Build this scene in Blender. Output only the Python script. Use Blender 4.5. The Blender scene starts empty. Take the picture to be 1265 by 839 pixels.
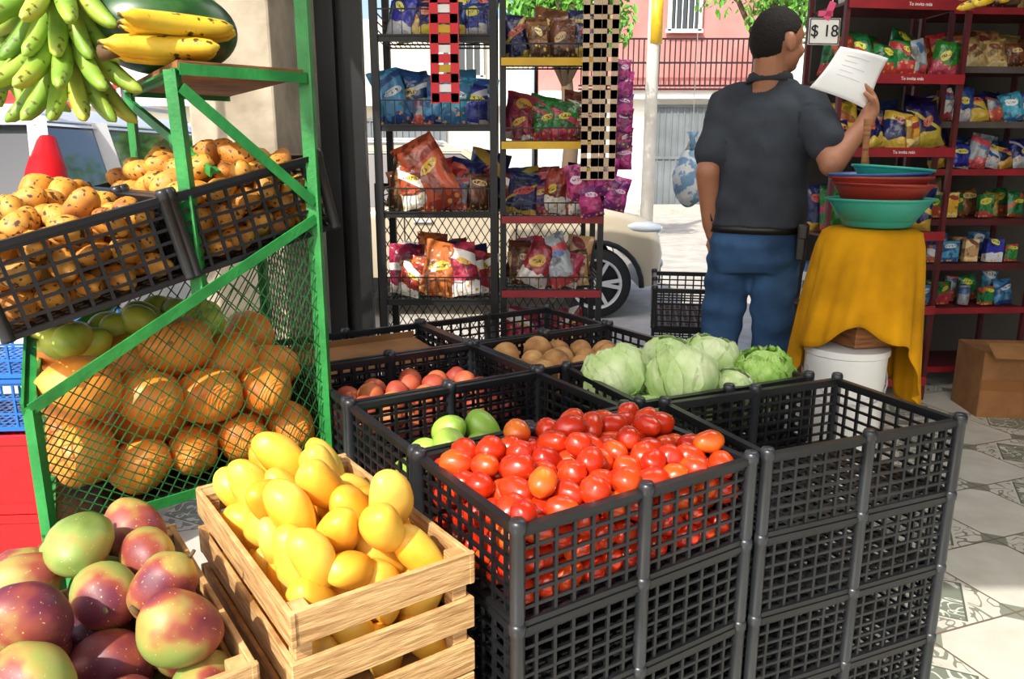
import bpy, bmesh, math, random
import numpy as np
from mathutils import Vector, Matrix, Euler, noise
random.seed(7)
S=bpy.context.scene; COL=S.collection
PITCH=math.radians(13.3); F=950.0; CH=1.25
def W(u,v,D):
    a=(u-632.5)/F; b=(419.5-v)/F
    fy=math.cos(PITCH)+b*math.sin(PITCH); fz=-math.sin(PITCH)+b*math.cos(PITCH)
    t=D/fy
    return Vector((a*t,D,CH+fz*t))
def hx(h):
    h=h.lstrip('#'); c=[int(h[i:i+2],16)/255 for i in (0,2,4)]
    return tuple([x/12.92 if x<=.04045 else ((x+.055)/1.055)**2.4 for x in c]+[1.0])
def RZ(d): return Matrix.Rotation(math.radians(d),3,'Z')
# ---------------------------------------------------------------- materials
def newmat(name):
    m=bpy.data.materials.new(name); m.use_nodes=True
    nt=m.node_tree; b=nt.nodes['Principled BSDF']
    return m,nt,b
def M(name,c,rough=.5,metal=0,c2=None,vs=20,bump=0,bs=80,spec=.5,stretch=(1,1,1),coat=0,trans=0,sharp=False,rand=0):
    m,nt,b=newmat(name); N=nt.nodes; L=nt.links
    b.inputs['Base Color'].default_value=hx(c); b.inputs['Roughness'].default_value=rough
    b.inputs['Metallic'].default_value=metal; b.inputs['Specular IOR Level'].default_value=spec
    b.inputs['Coat Weight'].default_value=coat
    b.inputs['Transmission Weight'].default_value=trans
    tc=N.new('ShaderNodeTexCoord'); mp=N.new('ShaderNodeMapping'); mp.inputs['Scale'].default_value=stretch
    L.new(tc.outputs['Object'],mp.inputs[0])
    out=None
    if c2:
        n=N.new('ShaderNodeTexNoise'); n.noise_dimensions='4D'; n.inputs['Scale'].default_value=vs; n.inputs['Detail'].default_value=4
        oi=N.new('ShaderNodeObjectInfo'); mu=N.new('ShaderNodeMath'); mu.operation='MULTIPLY'; mu.inputs[1].default_value=30
        L.new(oi.outputs['Random'],mu.inputs[0]); L.new(mu.outputs[0],n.inputs['W'])
        L.new(mp.outputs[0],n.inputs['Vector'])
        r=N.new('ShaderNodeValToRGB'); r.color_ramp.elements[0].position=.47 if sharp else .35; r.color_ramp.elements[1].position=.53 if sharp else .65
        r.color_ramp.elements[0].color=hx(c); r.color_ramp.elements[1].color=hx(c2)
        L.new(n.outputs[0],r.inputs[0]); out=r.outputs[0]; L.new(out,b.inputs['Base Color'])
    if bump:
        n=N.new('ShaderNodeTexNoise'); n.inputs['Scale'].default_value=bs; n.inputs['Detail'].default_value=5
        L.new(mp.outputs[0],n.inputs['Vector']); bp=N.new('ShaderNodeBump'); bp.inputs['Strength'].default_value=bump; bp.inputs['Distance'].default_value=.01
        L.new(n.outputs[0],bp.inputs['Height']); L.new(bp.outputs[0],b.inputs['Normal'])
    return m
def MR(name,stops,scale=8,rough=.35,coat=.2,detail=3,speck=None,bump=0,spec=.5,shift=.16):
    """fruit skin: noise -> colour ramp, varied per fruit"""
    m,nt,b=newmat(name); N=nt.nodes; L=nt.links
    b.inputs['Roughness'].default_value=rough; b.inputs['Coat Weight'].default_value=coat; b.inputs['Specular IOR Level'].default_value=spec
    b.inputs['Coat Roughness'].default_value=.25
    tc=N.new('ShaderNodeTexCoord'); n=N.new('ShaderNodeTexNoise'); n.noise_dimensions='4D'
    n.inputs['Scale'].default_value=scale; n.inputs['Detail'].default_value=detail
    oi=N.new('ShaderNodeObjectInfo'); mu=N.new('ShaderNodeMath'); mu.operation='MULTIPLY'; mu.inputs[1].default_value=40
    L.new(oi.outputs['Random'],mu.inputs[0]); L.new(mu.outputs[0],n.inputs['W']); L.new(tc.outputs['Object'],n.inputs['Vector'])
    sh=N.new('ShaderNodeMath'); sh.operation='MULTIPLY_ADD'; sh.inputs[1].default_value=shift; sh.inputs[2].default_value=-shift/2
    wn=N.new('ShaderNodeTexWhiteNoise'); wn.noise_dimensions='1D'; L.new(oi.outputs['Random'],wn.inputs['W']); L.new(wn.outputs['Value'],sh.inputs[0])
    ad=N.new('ShaderNodeMath'); ad.operation='ADD'; L.new(n.outputs[0],ad.inputs[0]); L.new(sh.outputs[0],ad.inputs[1])
    r=N.new('ShaderNodeValToRGB'); e=r.color_ramp.elements
    while len(e)<len(stops): e.new(.5)
    for i,(p,c) in enumerate(stops): e[i].position=p; e[i].color=hx(c)
    L.new(ad.outputs[0],r.inputs[0]); out=r.outputs[0]
    if speck:
        n2=N.new('ShaderNodeTexNoise'); n2.inputs['Scale'].default_value=speck[1]; n2.inputs['Detail'].default_value=2
        L.new(tc.outputs['Object'],n2.inputs['Vector']); r2=N.new('ShaderNodeValToRGB'); r2.color_ramp.elements[0].position=speck[2]; r2.color_ramp.elements[1].position=speck[2]+.06
        L.new(n2.outputs[0],r2.inputs[0]); mx=N.new('ShaderNodeMixRGB'); L.new(r2.outputs[0],mx.inputs[0]); L.new(out,mx.inputs[1]); mx.inputs[2].default_value=hx(speck[0]); out=mx.outputs[0]
    L.new(out,b.inputs['Base Color'])
    if bump:
        n=N.new('ShaderNodeTexNoise'); n.inputs['Scale'].default_value=60
        L.new(tc.outputs['Object'],n.inputs['Vector']); bp=N.new('ShaderNodeBump'); bp.inputs['Strength'].default_value=bump; bp.inputs['Distance'].default_value=.005
        L.new(n.outputs[0],bp.inputs['Height']); L.new(bp.outputs[0],b.inputs['Normal'])
    return m
def packmat(name,c1,c2,c3):
    """printed foil: base colour, slanted irregular patch, product picture, per object variation"""
    m,nt,b=newmat(name); N=nt.nodes; L=nt.links
    b.inputs['Roughness'].default_value=.3; b.inputs['Specular IOR Level'].default_value=.6
    tc=N.new('ShaderNodeTexCoord'); sp=N.new('ShaderNodeSeparateXYZ'); L.new(tc.outputs['Object'],sp.inputs[0])
    oi=N.new('ShaderNodeObjectInfo'); wn=N.new('ShaderNodeTexWhiteNoise'); wn.noise_dimensions='1D'; L.new(oi.outputs['Random'],wn.inputs['W'])
    def ma(op,a,bb=None):
        n=N.new('ShaderNodeMath'); n.operation=op
        for i,x in enumerate((a,bb)):
            if x is None: continue
            if isinstance(x,(int,float)): n.inputs[i].default_value=x
            else: L.new(x,n.inputs[i])
        return n.outputs[0]
    def mix(f,a,c):
        n=N.new('ShaderNodeMixRGB'); L.new(f,n.inputs[0])
        for i,x in((1,a),(2,c)):
            if isinstance(x,tuple): n.inputs[i].default_value=x
            else: L.new(x,n.inputs[i])
        return n.outputs[0]
    rnd=wn.outputs['Value']; sepc=N.new('ShaderNodeSeparateColor'); L.new(wn.outputs['Color'],sepc.inputs[0]); r2,r3=sepc.outputs[1],sepc.outputs[2]
    def nz4(scale,vec=None):
        nz=N.new('ShaderNodeTexNoise'); nz.noise_dimensions='4D'; nz.inputs['Scale'].default_value=scale; nz.inputs['Detail'].default_value=2
        L.new(vec if vec is not None else tc.outputs['Object'],nz.inputs['Vector']); L.new(ma('MULTIPLY',oi.outputs['Random'],50.),nz.inputs['W']); return nz.outputs[0]
    x,z=sp.outputs[0],sp.outputs[2]
    n1=nz4(20)
    col=mix(ma('GREATER_THAN',n1,.54),hx(c1),tuple([v*.45 for v in hx(c1)[:3]]+[1]))
    zb=ma('SUBTRACT',ma('ADD',z,ma('MULTIPLY',x,ma('MULTIPLY',ma('SUBTRACT',r3,.5),2.))),ma('ADD',.06,ma('MULTIPLY',r2,.1)))
    band=ma('MULTIPLY',ma('LESS_THAN',ma('ABSOLUTE',zb),ma('ADD',.006,ma('MULTIPLY',rnd,.02))),ma('GREATER_THAN',r2,.35))
    col=mix(band,col,hx(c3))
    zc=ma('SUBTRACT',z,ma('ADD',.10,ma('MULTIPLY',rnd,.035)))
    zc=ma('ADD',zc,ma('MULTIPLY',x,ma('SUBTRACT',rnd,.5)))
    X=ma('MULTIPLY',ma('SUBTRACT',x,ma('MULTIPLY',ma('SUBTRACT',r2,.5),.03)),ma('ADD',17.,ma('MULTIPLY',r3,16.))); Z=ma('MULTIPLY',zc,ma('ADD',30.,ma('MULTIPLY',r2,40.)))
    d=ma('ADD',ma('ADD',ma('MULTIPLY',X,X),ma('MULTIPLY',Z,Z)),ma('MULTIPLY',n1,1.6))
    col=mix(ma('LESS_THAN',d,1.5),col,hx(c2))
    mp=N.new('ShaderNodeMapping'); mp.inputs['Scale'].default_value=(2.2,1,1.0); L.new(tc.outputs['Object'],mp.inputs[0])
    let=ma('MULTIPLY',ma('GREATER_THAN',nz4(95,mp.outputs[0]),.52),ma('LESS_THAN',ma('ABSOLUTE',zc),.007))
    let=ma('MULTIPLY',let,ma('LESS_THAN',ma('ABSOLUTE',x),.035))
    col=mix(let,col,tuple([v*.35 for v in hx(c1)[:3]]+[1]))
    vo=N.new('ShaderNodeTexVoronoi'); vo.inputs['Scale'].default_value=48; L.new(tc.outputs['Object'],vo.inputs['Vector'])
    pic=mix(ma('GREATER_THAN',vo.outputs['Distance'],.35),hx('#d9a24a'),hx(c3))
    low=ma('LESS_THAN',ma('ADD',z,ma('MULTIPLY',nz4(14),.10)),ma('ADD',.06,ma('MULTIPLY',r3,.06)))
    col=mix(low,col,pic)
    hs=N.new('ShaderNodeHueSaturation'); L.new(col,hs.inputs['Color']); L.new(ma('ADD',.475,ma('MULTIPLY',oi.outputs['Random'],.05)),hs.inputs['Hue']); hs.inputs['Saturation'].default_value=.95; L.new(ma('ADD',.62,ma('MULTIPLY',rnd,.45)),hs.inputs['Value'])
    L.new(hs.outputs[0],b.inputs['Base Color'])
    bp=N.new('ShaderNodeBump'); bp.inputs['Strength'].default_value=.8; bp.inputs['Distance'].default_value=.014
    L.new(nz4(28),bp.inputs['Height']); L.new(bp.outputs[0],b.inputs['Normal'])
    return m
BLACKP=M('black_plastic','#111214',.38,spec=.5,c2='#1a1b1e',vs=9)
POSTP=M('grey_black_plastic','#222427',.34,spec=.55,c2='#2b2e32',vs=9)
BLACKM=M('black_steel','#0c0d0f',.45,c2='#141518',vs=12)
GREEN=M('green_paint','#2c8f42',.45,c2='#1c7433',vs=14,bump=.15)
MESHG=M('green_mesh','#2f6f35',.5,c2='#22552a',vs=8)
WOOD=M('pale_wood','#d3ab74',.75,c2='#99703f',vs=14,stretch=(1.2,1.2,14),bump=.35,bs=30)
WOOD2=M('weathered_wood','#a06a3c',.75,c2='#6e4526',vs=10,stretch=(1,1,10),bump=.3,bs=30)
YMANGO=MR('yellow_mango_skin',[(.28,'#df9222'),(.40,'#eaa82c'),(.55,'#f1bd42'),(.68,'#f3cb58'),(.8,'#cdb84e')],11,.45,.05,speck=('#9b6a26',170,.73))
RMANGO=MR('red_green_mango_skin',[(.26,'#5f7430'),(.38,'#84974a'),(.46,'#9f8a46'),(.52,'#924534'),(.60,'#6c2636'),(.75,'#421c2e')],9.5,.5,.03,speck=('#c9b87a',230,.68),shift=.22)
TOMATO=MR('tomato_skin',[(.22,'#931c0b'),(.40,'#bd280e'),(.56,'#cb3812'),(.70,'#d8641e'),(.82,'#cf9a35')],7,.24,.2,shift=.18)
SMANGO=MR('small_mango_skin',[(.25,'#8a4f22'),(.40,'#c07a28'),(.55,'#d8983a'),(.68,'#b3823a'),(.8,'#7c7a34')],18,.6,.02,speck=('#4a2f18',85,.57))
SQUASH=MR('orange_papaya_skin',[(.24,'#c85f20'),(.40,'#ea8226'),(.56,'#f39a38'),(.70,'#e89640'),(.85,'#c8a848')],11,.5,.03,speck=('#9a5a24',55,.67))
YGREEN=MR('yellow_green_melon_skin',[(.3,'#b7c53a'),(.5,'#d8dc58'),(.7,'#8fae38')],10,.45,.1)
GFRUIT=MR('green_fruit_skin',[(.3,'#6f9a34'),(.5,'#96bb47'),(.7,'#a9c85a')],8,.4,.1)
REDFR=MR('red_peach_skin',[(.3,'#7c2218'),(.5,'#a8442c'),(.7,'#c0763c')],10,.6,.02)
BROWNF=MR('brown_husk_skin',[(.3,'#7a5230'),(.5,'#a67a48'),(.7,'#c29a60')],20,.8,0,bump=.4)
CABB=MR('cabbage_leaf',[(.3,'#93b862'),(.5,'#b5d088'),(.7,'#d3e2b0')],16,.55,.03,bump=.5)
CABB2=MR('green_lettuce_leaf',[(.3,'#6fa63a'),(.5,'#8fc04e'),(.7,'#b9d97e')],22,.5,.05,bump=.7)
BANY=MR('ripe_plantain_skin',[(.3,'#d2a01e'),(.5,'#e3bd30'),(.7,'#c9b338')],12,.5,.03,speck=('#4c3517',50,.62))
BANG=MR('green_banana_skin',[(.3,'#5f8a2c'),(.5,'#86a83a'),(.7,'#b0b848')],9,.5,.03,speck=('#5a5a24',60,.64))
WMEL=MR('watermelon_rind',[(.35,'#14331a'),(.48,'#1f4a22'),(.56,'#2f5a2b'),(.7,'#1a3d1d')],14,.35,.1)
STEM=M('dry_stem','#5a4526',.8)
SKIN=M('skin','#ab7558',.5,c2='#9a6649',vs=10,bump=.1,bs=150)
HAIR=M('hair_black','#120e0c',.75,bump=.7,bs=220,spec=.3,c2='#1c1613',vs=60)
SHIRT=M('charcoal_shirt','#3e434a',.9,c2='#33373d',vs=9,bump=.5,bs=10,spec=.15)
JEANS=M('blue_denim','#27405f',.9,c2='#3e5f86',vs=7,bump=.45,bs=14,spec=.2)
LEATHER=M('black_leather','#17120f',.45)
PAPER=M('white_paper','#f1f1ee',.8,c2='#e6e8ea',vs=6)
WHITEP=M('white_plastic','#e9e9e4',.35,c2='#dcdcd4',vs=7)
YCLOTH=M('yellow_cloth','#cf930f',.9,c2='#a87408',vs=7,bump=.35,bs=25,spec=.15)
TEAL=M('teal_plastic','#2f9f8a',.4,c2='#278b7a',vs=5)
REDP=M('red_plastic','#9a3328',.4,c2='#842a20',vs=5)
BLUEP=M('blue_plastic','#2a558f',.4,c2='#1f457a',vs=5)
REDR=M('red_rail_paint','#98202a',.45,c2='#7c1a22',vs=7)
YELR=M('yellow_rail_paint','#d9ae1d',.45,c2='#c0981d',vs=7)
GREYR=M('grey_rail_paint','#57504d',.5,c2='#463f3d',vs=7)
TAUPE=M('taupe_card','#c4ac8e',.8,c2='#b39a7c',vs=12)
CARDB=M('cardboard','#96683c',.85,c2='#7c5530',vs=9,bump=.1)
WHITE=M('white_paint','#ecebe6',.5)
INK=M('black_ink','#121212',.6)
CONC=M('painted_concrete','#b8ac98',.9,c2='#857a68',vs=5,bump=.5,bs=18)
GLASS=M('dark_glass','#1a2226',.06,spec=.9,coat=.6)
CHAMP=M('champagne_car_paint','#c2b69e',.3,metal=.25,coat=.7)
CWHITE=M('white_car_paint','#e4e7ea',.25,coat=.8)
RUBBER=M('tyre_rubber','#17181a',.8)
ALLOY=M('alloy_wheel','#c4c6ca',.35,metal=.3)
TAIL=M('red_tail_light','#a30a10',.5,spec=.2)
LAMPG=M('headlamp_lens','#aeb5bb',.08,coat=1)
LEAF=M('leaf_green','#6aa33a',.6,c2='#437f28',vs=3)
BARK=M('bark','#5b4a38',.9)
# ---------------------------------------------------------------- mesh builder
class MB:
    def __init__(s): s.v=[]; s.f=[]; s.m=[]
    def add(s,vs,fs,mi=0):
        o=len(s.v); s.v+=[tuple(x) for x in vs]; s.f+=[[i+o for i in f] for f in fs]; s.m+=[mi]*len(fs)
    def box(s,c,sz,R=None,mi=0):
        c=Vector(c); vs=[]
        for sx in(-.5,.5):
            for sy in(-.5,.5):
                for sz_ in(-.5,.5):
                    p=Vector((sx*sz[0],sy*sz[1],sz_*sz[2]))
                    if R is not None: p=R@p
                    vs.append(c+p)
        s.add(vs,[(0,1,3,2),(4,6,7,5),(0,4,5,1),(2,3,7,6),(0,2,6,4),(1,5,7,3)],mi)
    def bar(s,p,q,w,h=None,mi=0):
        p=Vector(p);q=Vector(q);h=h or w; d=q-p; l=d.length
        if l<1e-6: return
        d.normalize(); up=Vector((0,0,1)) if abs(d.z)<.95 else Vector((0,1,0))
        a=d.cross(up).normalized(); b=a.cross(d)
        R=Matrix((d,a,b)).transposed()
        s.box((p+q)/2,(l,w,h),R,mi)
    def path(s,pts,rs,n=10,mi=0,ratio=1.0,cap=True):
        pts=[Vector(p) for p in pts]
        if not hasattr(rs,'__len__'): rs=[rs]*len(pts)
        vs=[];fs=[]; a=None
        for i,p in enumerate(pts):
            d=(pts[min(i+1,len(pts)-1)]-pts[max(i-1,0)]).normalized()
            if a is None:
                up=Vector((0,0,1)) if abs(d.z)<.9 else Vector((1,0,0)); a=d.cross(up).normalized()
            else: a=(a-d*a.dot(d)).normalized()
            b=d.cross(a)
            for k in range(n):
                t=2*math.pi*k/n; vs.append(p+(a*math.cos(t)+b*math.sin(t)*ratio)*rs[i])
        for i in range(len(pts)-1):
            for k in range(n):
                k2=(k+1)%n; fs.append((i*n+k,i*n+k2,(i+1)*n+k2,(i+1)*n+k))
        if cap: fs.append(tuple(range(n))[::-1]); fs.append(tuple((len(pts)-1)*n+k for k in range(n)))
        s.add(vs,fs,mi)
    def tube(s,p,q,r,r2=None,n=10,mi=0): s.path([p,q],[r,r if r2 is None else r2],n,mi)
    def cap_(s,p,q,r1,r2,n=14,mi=0):
        p=Vector(p);q=Vector(q); d=(q-p).normalized(); pts=[];rs=[]
        for k in range(5):
            t=math.pi/2*k/4.0; pts.append(p-d*r1*math.cos(t)); rs.append(max(r1*math.sin(t),r1*.03))
        for k in range(5):
            t=math.pi/2*k/4.0; pts.append(q+d*r2*math.sin(t)); rs.append(max(r2*math.cos(t),r2*.03))
        s.path(pts,rs,n,mi)
    def lathe(s,prof,c=(0,0,0),n=24,mi=0):
        c=Vector(c); vs=[];fs=[]
        for r,z in prof:
            for k in range(n):
                t=2*math.pi*k/n; vs.append(c+Vector((r*math.cos(t),r*math.sin(t),z)))
        for i in range(len(prof)-1):
            for k in range(n):
                k2=(k+1)%n; fs.append((i*n+k,i*n+k2,(i+1)*n+k2,(i+1)*n+k))
        s.add(vs,fs,mi)
    def ell(s,c,r,R=None,nu=18,nv=12,mi=0,fn=None):
        c=Vector(c); vs=[];fs=[]
        for i in range(nv+1):
            ph=math.pi*i/nv
            for k in range(nu):
                t=2*math.pi*k/nu; sp=max(math.sin(ph),.002)
                d=Vector((sp*math.cos(t),sp*math.sin(t),math.cos(ph)))
                p=Vector((d.x*r[0],d.y*r[1],d.z*r[2]))
                if fn: p=fn(p,d)
                if R is not None: p=R@p
                vs.append(c+p)
        for i in range(nv):
            for k in range(nu):
                k2=(k+1)%nu; fs.append((i*nu+k,(i+1)*nu+k,(i+1)*nu+k2,i*nu+k2))
        fs.append(tuple(range(nu))); fs.append(tuple(nv*nu+k for k in range(nu))[::-1])
        s.add(vs,fs,mi)
    def loft(s,rings,mi=0):
        n=len(rings[0]); vs=[p for r in rings for p in r]; fs=[]
        for i in range(len(rings)-1):
            for k in range(n):
                k2=(k+1)%n; fs.append((i*n+k,i*n+k2,(i+1)*n+k2,(i+1)*n+k))
        fs.append(tuple(range(n))[::-1]); fs.append(tuple((len(rings)-1)*n+k for k in range(n)))
        s.add(vs,fs,mi)
    def lattice(s,a,b,c,d,nu,nv,w,h,mi=0):
        a,b,c,d=[Vector(x) for x in(a,b,c,d)]
        def P(x,y): return a*(1-x)*(1-y)+b*x*(1-y)+c*x*y+d*(1-x)*y
        for sg in(1,-1):
            for k in range(-nv,nu+nv+1):
                pts=[]
                for i in range(0,nv*2+1):
                    y=i/(nv*2.0); x=(k+sg*y*nv)/nu
                    if -1e-6<=x<=1+1e-6: pts.append(P(x,y))
                if len(pts)>=2: s.bar(pts[0],pts[-1],w,h,mi)
    def mesh(s,name,mats,smooth=False):
        me=bpy.data.meshes.new(name); me.from_pydata(s.v,[],s.f)
        for m in (mats if isinstance(mats,(list,tuple)) else [mats]): me.materials.append(m)
        me.polygons.foreach_set('material_index',s.m)
        if smooth: me.polygons.foreach_set('use_smooth',[True]*len(me.polygons))
        me.update(); return me
    def make(s,name,mats,smooth=False,parent=None,loc=(0,0,0),R=None,autos=False):
        return mkobj(name,s.mesh(name,mats,smooth or autos),parent,loc,R,autos)
def mkobj(name,me,parent=None,loc=(0,0,0),R=None,autos=False):
    o=bpy.data.objects.new(name,me); COL.objects.link(o)
    if autos and me is not None:
        bm=bmesh.new(); bm.from_mesh(me)
        bmesh.ops.recalc_face_normals(bm,faces=bm.faces)
        for e in bm.edges:
            if len(e.link_faces)==2 and e.calc_face_angle(0)>math.radians(38): e.smooth=False
        bm.to_mesh(me); bm.free()
    m=(R.to_4x4() if R is not None else Matrix.Identity(4)); m.translation=Vector(loc)
    if parent: o.parent=parent
    o.matrix_basis=m
    return o
def empty(name,loc=(0,0,0),R=None):
    o=mkobj(name,None,None,loc,R); o.empty_display_size=.05; return o
def thing(o,label,cat,group=None,kind=None):
    o['label']=label; o['category']=cat
    if group: o['group']=group
    if kind: o['kind']=kind
    return o
def struct(o): o['kind']='structure'; return o
def bevel(o,w=.004,seg=2):
    m=o.modifiers.new('bevel','BEVEL'); m.width=w; m.segments=seg; m.limit_method='ANGLE'; return o
def text(body,size,mat,parent,loc,R,name='lettering'):
    cu=bpy.data.curves.new('t','FONT'); cu.body=body; cu.size=size; cu.extrude=size*.02; cu.align_x='CENTER'; cu.align_y='CENTER'
    t=bpy.data.objects.new('t',cu); COL.objects.link(t); bpy.context.view_layer.update()
    me=bpy.data.meshes.new_from_object(t.evaluated_get(bpy.context.evaluated_depsgraph_get())); bpy.data.objects.remove(t)
    me.materials.clear(); me.materials.append(mat)
    return mkobj(name,me,parent,loc,R)
UP=Matrix.Rotation(math.pi/2,3,'X')
def remeshed(mb,name,mat,vox,parent=None,smooth_it=4):
    o=mb.make(name,mat,True)
    m=o.modifiers.new('r','REMESH'); m.mode='VOXEL'; m.voxel_size=vox; m.use_smooth_shade=True
    m=o.modifiers.new('s','SMOOTH'); m.iterations=smooth_it; m.factor=.5
    bpy.context.view_layer.update()
    me=bpy.data.meshes.new_from_object(o.evaluated_get(bpy.context.evaluated_depsgraph_get()))
    bpy.data.objects.remove(o)
    me.materials.clear(); me.materials.append(mat)
    me.polygons.foreach_set('use_smooth',[True]*len(me.polygons)); me.polygons.foreach_set('material_index',[0]*len(me.polygons))
    return mkobj(name,me,parent)
# ---------------------------------------------------------------- setting
def tile_mat():
    m,nt,b=newmat('patterned_floor_tiles'); N=nt.nodes; L=nt.links
    def ma(op,a,bb=None,c=None):
        n=N.new('ShaderNodeMath'); n.operation=op
        for i,x in enumerate((a,bb,c)):
            if x is None: continue
            if isinstance(x,(int,float)): n.inputs[i].default_value=x
            else: L.new(x,n.inputs[i])
        return n.outputs[0]
    def mix(f,a,c):
        n=N.new('ShaderNodeMixRGB'); L.new(f,n.inputs[0])
        for i,x in((1,a),(2,c)):
            if isinstance(x,tuple): n.inputs[i].default_value=x
            else: L.new(x,n.inputs[i])
        return n.outputs[0]
    tc=N.new('ShaderNodeTexCoord'); mp=N.new('ShaderNodeMapping'); mp.inputs['Rotation'].default_value=(0,0,math.radians(-20)); mp.inputs['Scale'].default_value=(3.0,3.0,3.0)
    L.new(tc.outputs['Object'],mp.inputs[0]); sp=N.new('ShaderNodeSeparateXYZ'); L.new(mp.outputs[0],sp.inputs[0])
    a=ma('ABSOLUTE',ma('SUBTRACT',ma('FRACT',sp.outputs[0]),.5)); c=ma('ABSOLUTE',ma('SUBTRACT',ma('FRACT',sp.outputs[1]),.5))
    d=ma('ADD',a,c)
    nz=N.new('ShaderNodeTexNoise'); nz.inputs['Scale'].default_value=9; nz.inputs['Detail'].default_value=5; L.new(tc.outputs['Object'],nz.inputs['Vector'])
    base=mix(nz.outputs[0],hx('#d3d1c6'),hx('#a8a699'))
    n2=N.new('ShaderNodeTexNoise'); n2.inputs['Scale'].default_value=3.4; n2.inputs['Detail'].default_value=0; n2.inputs['Distortion'].default_value=2.5; L.new(mp.outputs[0],n2.inputs['Vector'])
    sw=ma('LESS_THAN',ma('ABSOLUTE',ma('SUBTRACT',n2.outputs[0],.5)),.045)
    green=mix(nz.outputs[0],hx('#7f8577'),hx('#6a7165'))
    inner=mix(sw,green,hx('#c4c5b8'))
    chk=ma('GREATER_THAN',ma('FRACT',ma('MULTIPLY',ma('ADD',ma('FLOOR',sp.outputs[0]),ma('FLOOR',sp.outputs[1])),.5)),.25)
    deco=ma('MULTIPLY',chk,ma('LESS_THAN',d,.44)); col=mix(deco,base,inner)
    l1=ma('MULTIPLY',chk,ma('MULTIPLY',ma('GREATER_THAN',d,.44),ma('LESS_THAN',d,.465))); col=mix(l1,col,hx('#5a5f54'))
    curl=ma('MULTIPLY',ma('MULTIPLY',sw,ma('GREATER_THAN',d,.5)),chk); col=mix(curl,col,hx('#7d7e72'))
    cor=ma('GREATER_THAN',d,.84); col=mix(cor,col,hx('#7c8175'))
    gr=ma('GREATER_THAN',ma('MAXIMUM',a,c),.49); col=mix(gr,col,hx('#6e5f50'))
    L.new(col,b.inputs['Base Color']); b.inputs['Roughness'].default_value=.32
    return m
mb=MB(); mb.box((1.2,2.1,-.125),(4.9,5.6,.25)); fl=struct(mb.make('floor',tile_mat()))
ASPH=M('sunlit_road','#b4afa5',.95,c2='#9a958c',vs=4,bump=.3,bs=60)
mb=MB(); mb.box((0,30,-.3),(140,90,.1)); o=struct(mb.make('ground',ASPH))
PAV=M('pavement_concrete','#b7b2a6',.9,c2='#9a958a',vs=5,bump=.2)
mb=MB(); mb.box((-2.5,1.1,-.13),(2.5,3.3,.24)); o=struct(mb.make('trim_1',PAV))
mb=MB(); mb.box((3,22.5,-.2),(60,2.4,.14)); o=struct(mb.make('trim_2',PAV))
CEIL=M('ceiling_paint','#8f8b80',.9)
mb=MB(); mb.box((1.2,2.3,2.78),(4.8,5.6,.12)); struct(mb.make('ceiling',CEIL))  # ceiling out of view, its edges shaped to set where sunlight stops
WALLM=M('wall_paint','#4e4a45',.9,c2='#433f3b',vs=3)
mb=MB(); mb.box((2.7,4.95,1.36),(1.8,.12,2.72)); struct(mb.make('wall_back',WALLM))
mb=MB(); mb.box((3.6,2.2,1.36),(.12,5.4,2.72)); struct(mb.make('wall_right',WALLM))
mb=MB(); mb.box((0,0,1.36),(.30,.8,2.72)); mb.box((0,0,.06),(.33,.83,.12))
pil=thing(bevel(mb.make('concrete_pillar',CONC,loc=(-.965,3.16,0)),.01),'rough beige painted concrete pillar beside the open shopfront','pillar')
mb=MB(); mb.box((0,0,1.36),(.07,.05,2.72)); mb.box((.10,.02,1.36),(.07,.05,2.72)); mb.box((.05,.03,1.36),(.05,.012,2.72))
thing(mb.make('door_frame',BLACKM,loc=(-.71,3.12,0)),'black steel sliding gate frame beside the pillar','door frame')
# ---------------------------------------------------------------- crates
CL,CW,CHt=.52,.345,.175
def crate_mesh(name,mat,L=CL,Wd=CW,Hh=CHt,nx=14,ny=9,nz=6):
    mb=MB(); t=.006
    for sgn in(-1,1):
        for i in range(nx+1):
            x=-L/2+L*i/nx; mb.box((x,sgn*(Wd/2-t/2),Hh/2),(.0065,t,Hh-.008))
        for i in range(ny+1):
            y=-Wd/2+Wd*i/ny; mb.box((sgn*(L/2-t/2),y,Hh/2),(t,.0065,Hh-.008))
        for k in range(nz+1):
            z=.006+(Hh-.02)*k/nz; th=.006 if 0<k<nz else .012
            mb.box((0,sgn*(Wd/2-t/2),z),(L,t*.9,th)); mb.box((sgn*(L/2-t/2),0,z),(t*.9,Wd,th))
        mb.box((0,sgn*(Wd/2-.003),Hh-.006),(L+.012,.016,.012)); mb.box((sgn*(L/2-.003),0,Hh-.006),(.016,Wd+.012,.012))
        mb.box((0,sgn*(Wd/2-.003),.006),(L+.008,.012,.010)); mb.box((sgn*(L/2-.003),0,.006),(.012,Wd+.008,.010))
    for i in range(1,20): mb.box((-L/2+L*i/20,0,.007),(.009,Wd-.01,.005))
    for i in range(1,13): mb.box((0,-Wd/2+Wd*i/13,.0065),(L-.01,.009,.005))
    return mb.mesh(name,mat)
def post_mesh():
    mb=MB(); r=.0125; mb.lathe([(.001,.0),(r,.0),(r,.006),(r*.9,.01),(r,.02),(r,CHt-.01),(r*1.15,CHt-.008),(r*1.15,CHt+.006),(r*.9,CHt+.012),(.001,CHt+.012)],n=12)
    return mb.mesh('corner_post',POSTP,True)
CM=crate_mesh('plastic_crate',BLACKP); PM=post_mesh()
def crate(loc,ang=0,R=None,full=True,label='black slatted plastic produce crate',group='black plastic produce crates'):
    R=R if R is not None else RZ(ang)
    o=mkobj('plastic_crate',CM,None,loc,R); thing(o,label,'crate',group)
    if full:
        for x in(-CL/2,0,CL/2):
            for y in(-CW/2,CW/2): mkobj('corner_post' if x else 'middle_post',PM,o,(x,y,.001))
    return o
LH=.176
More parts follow.
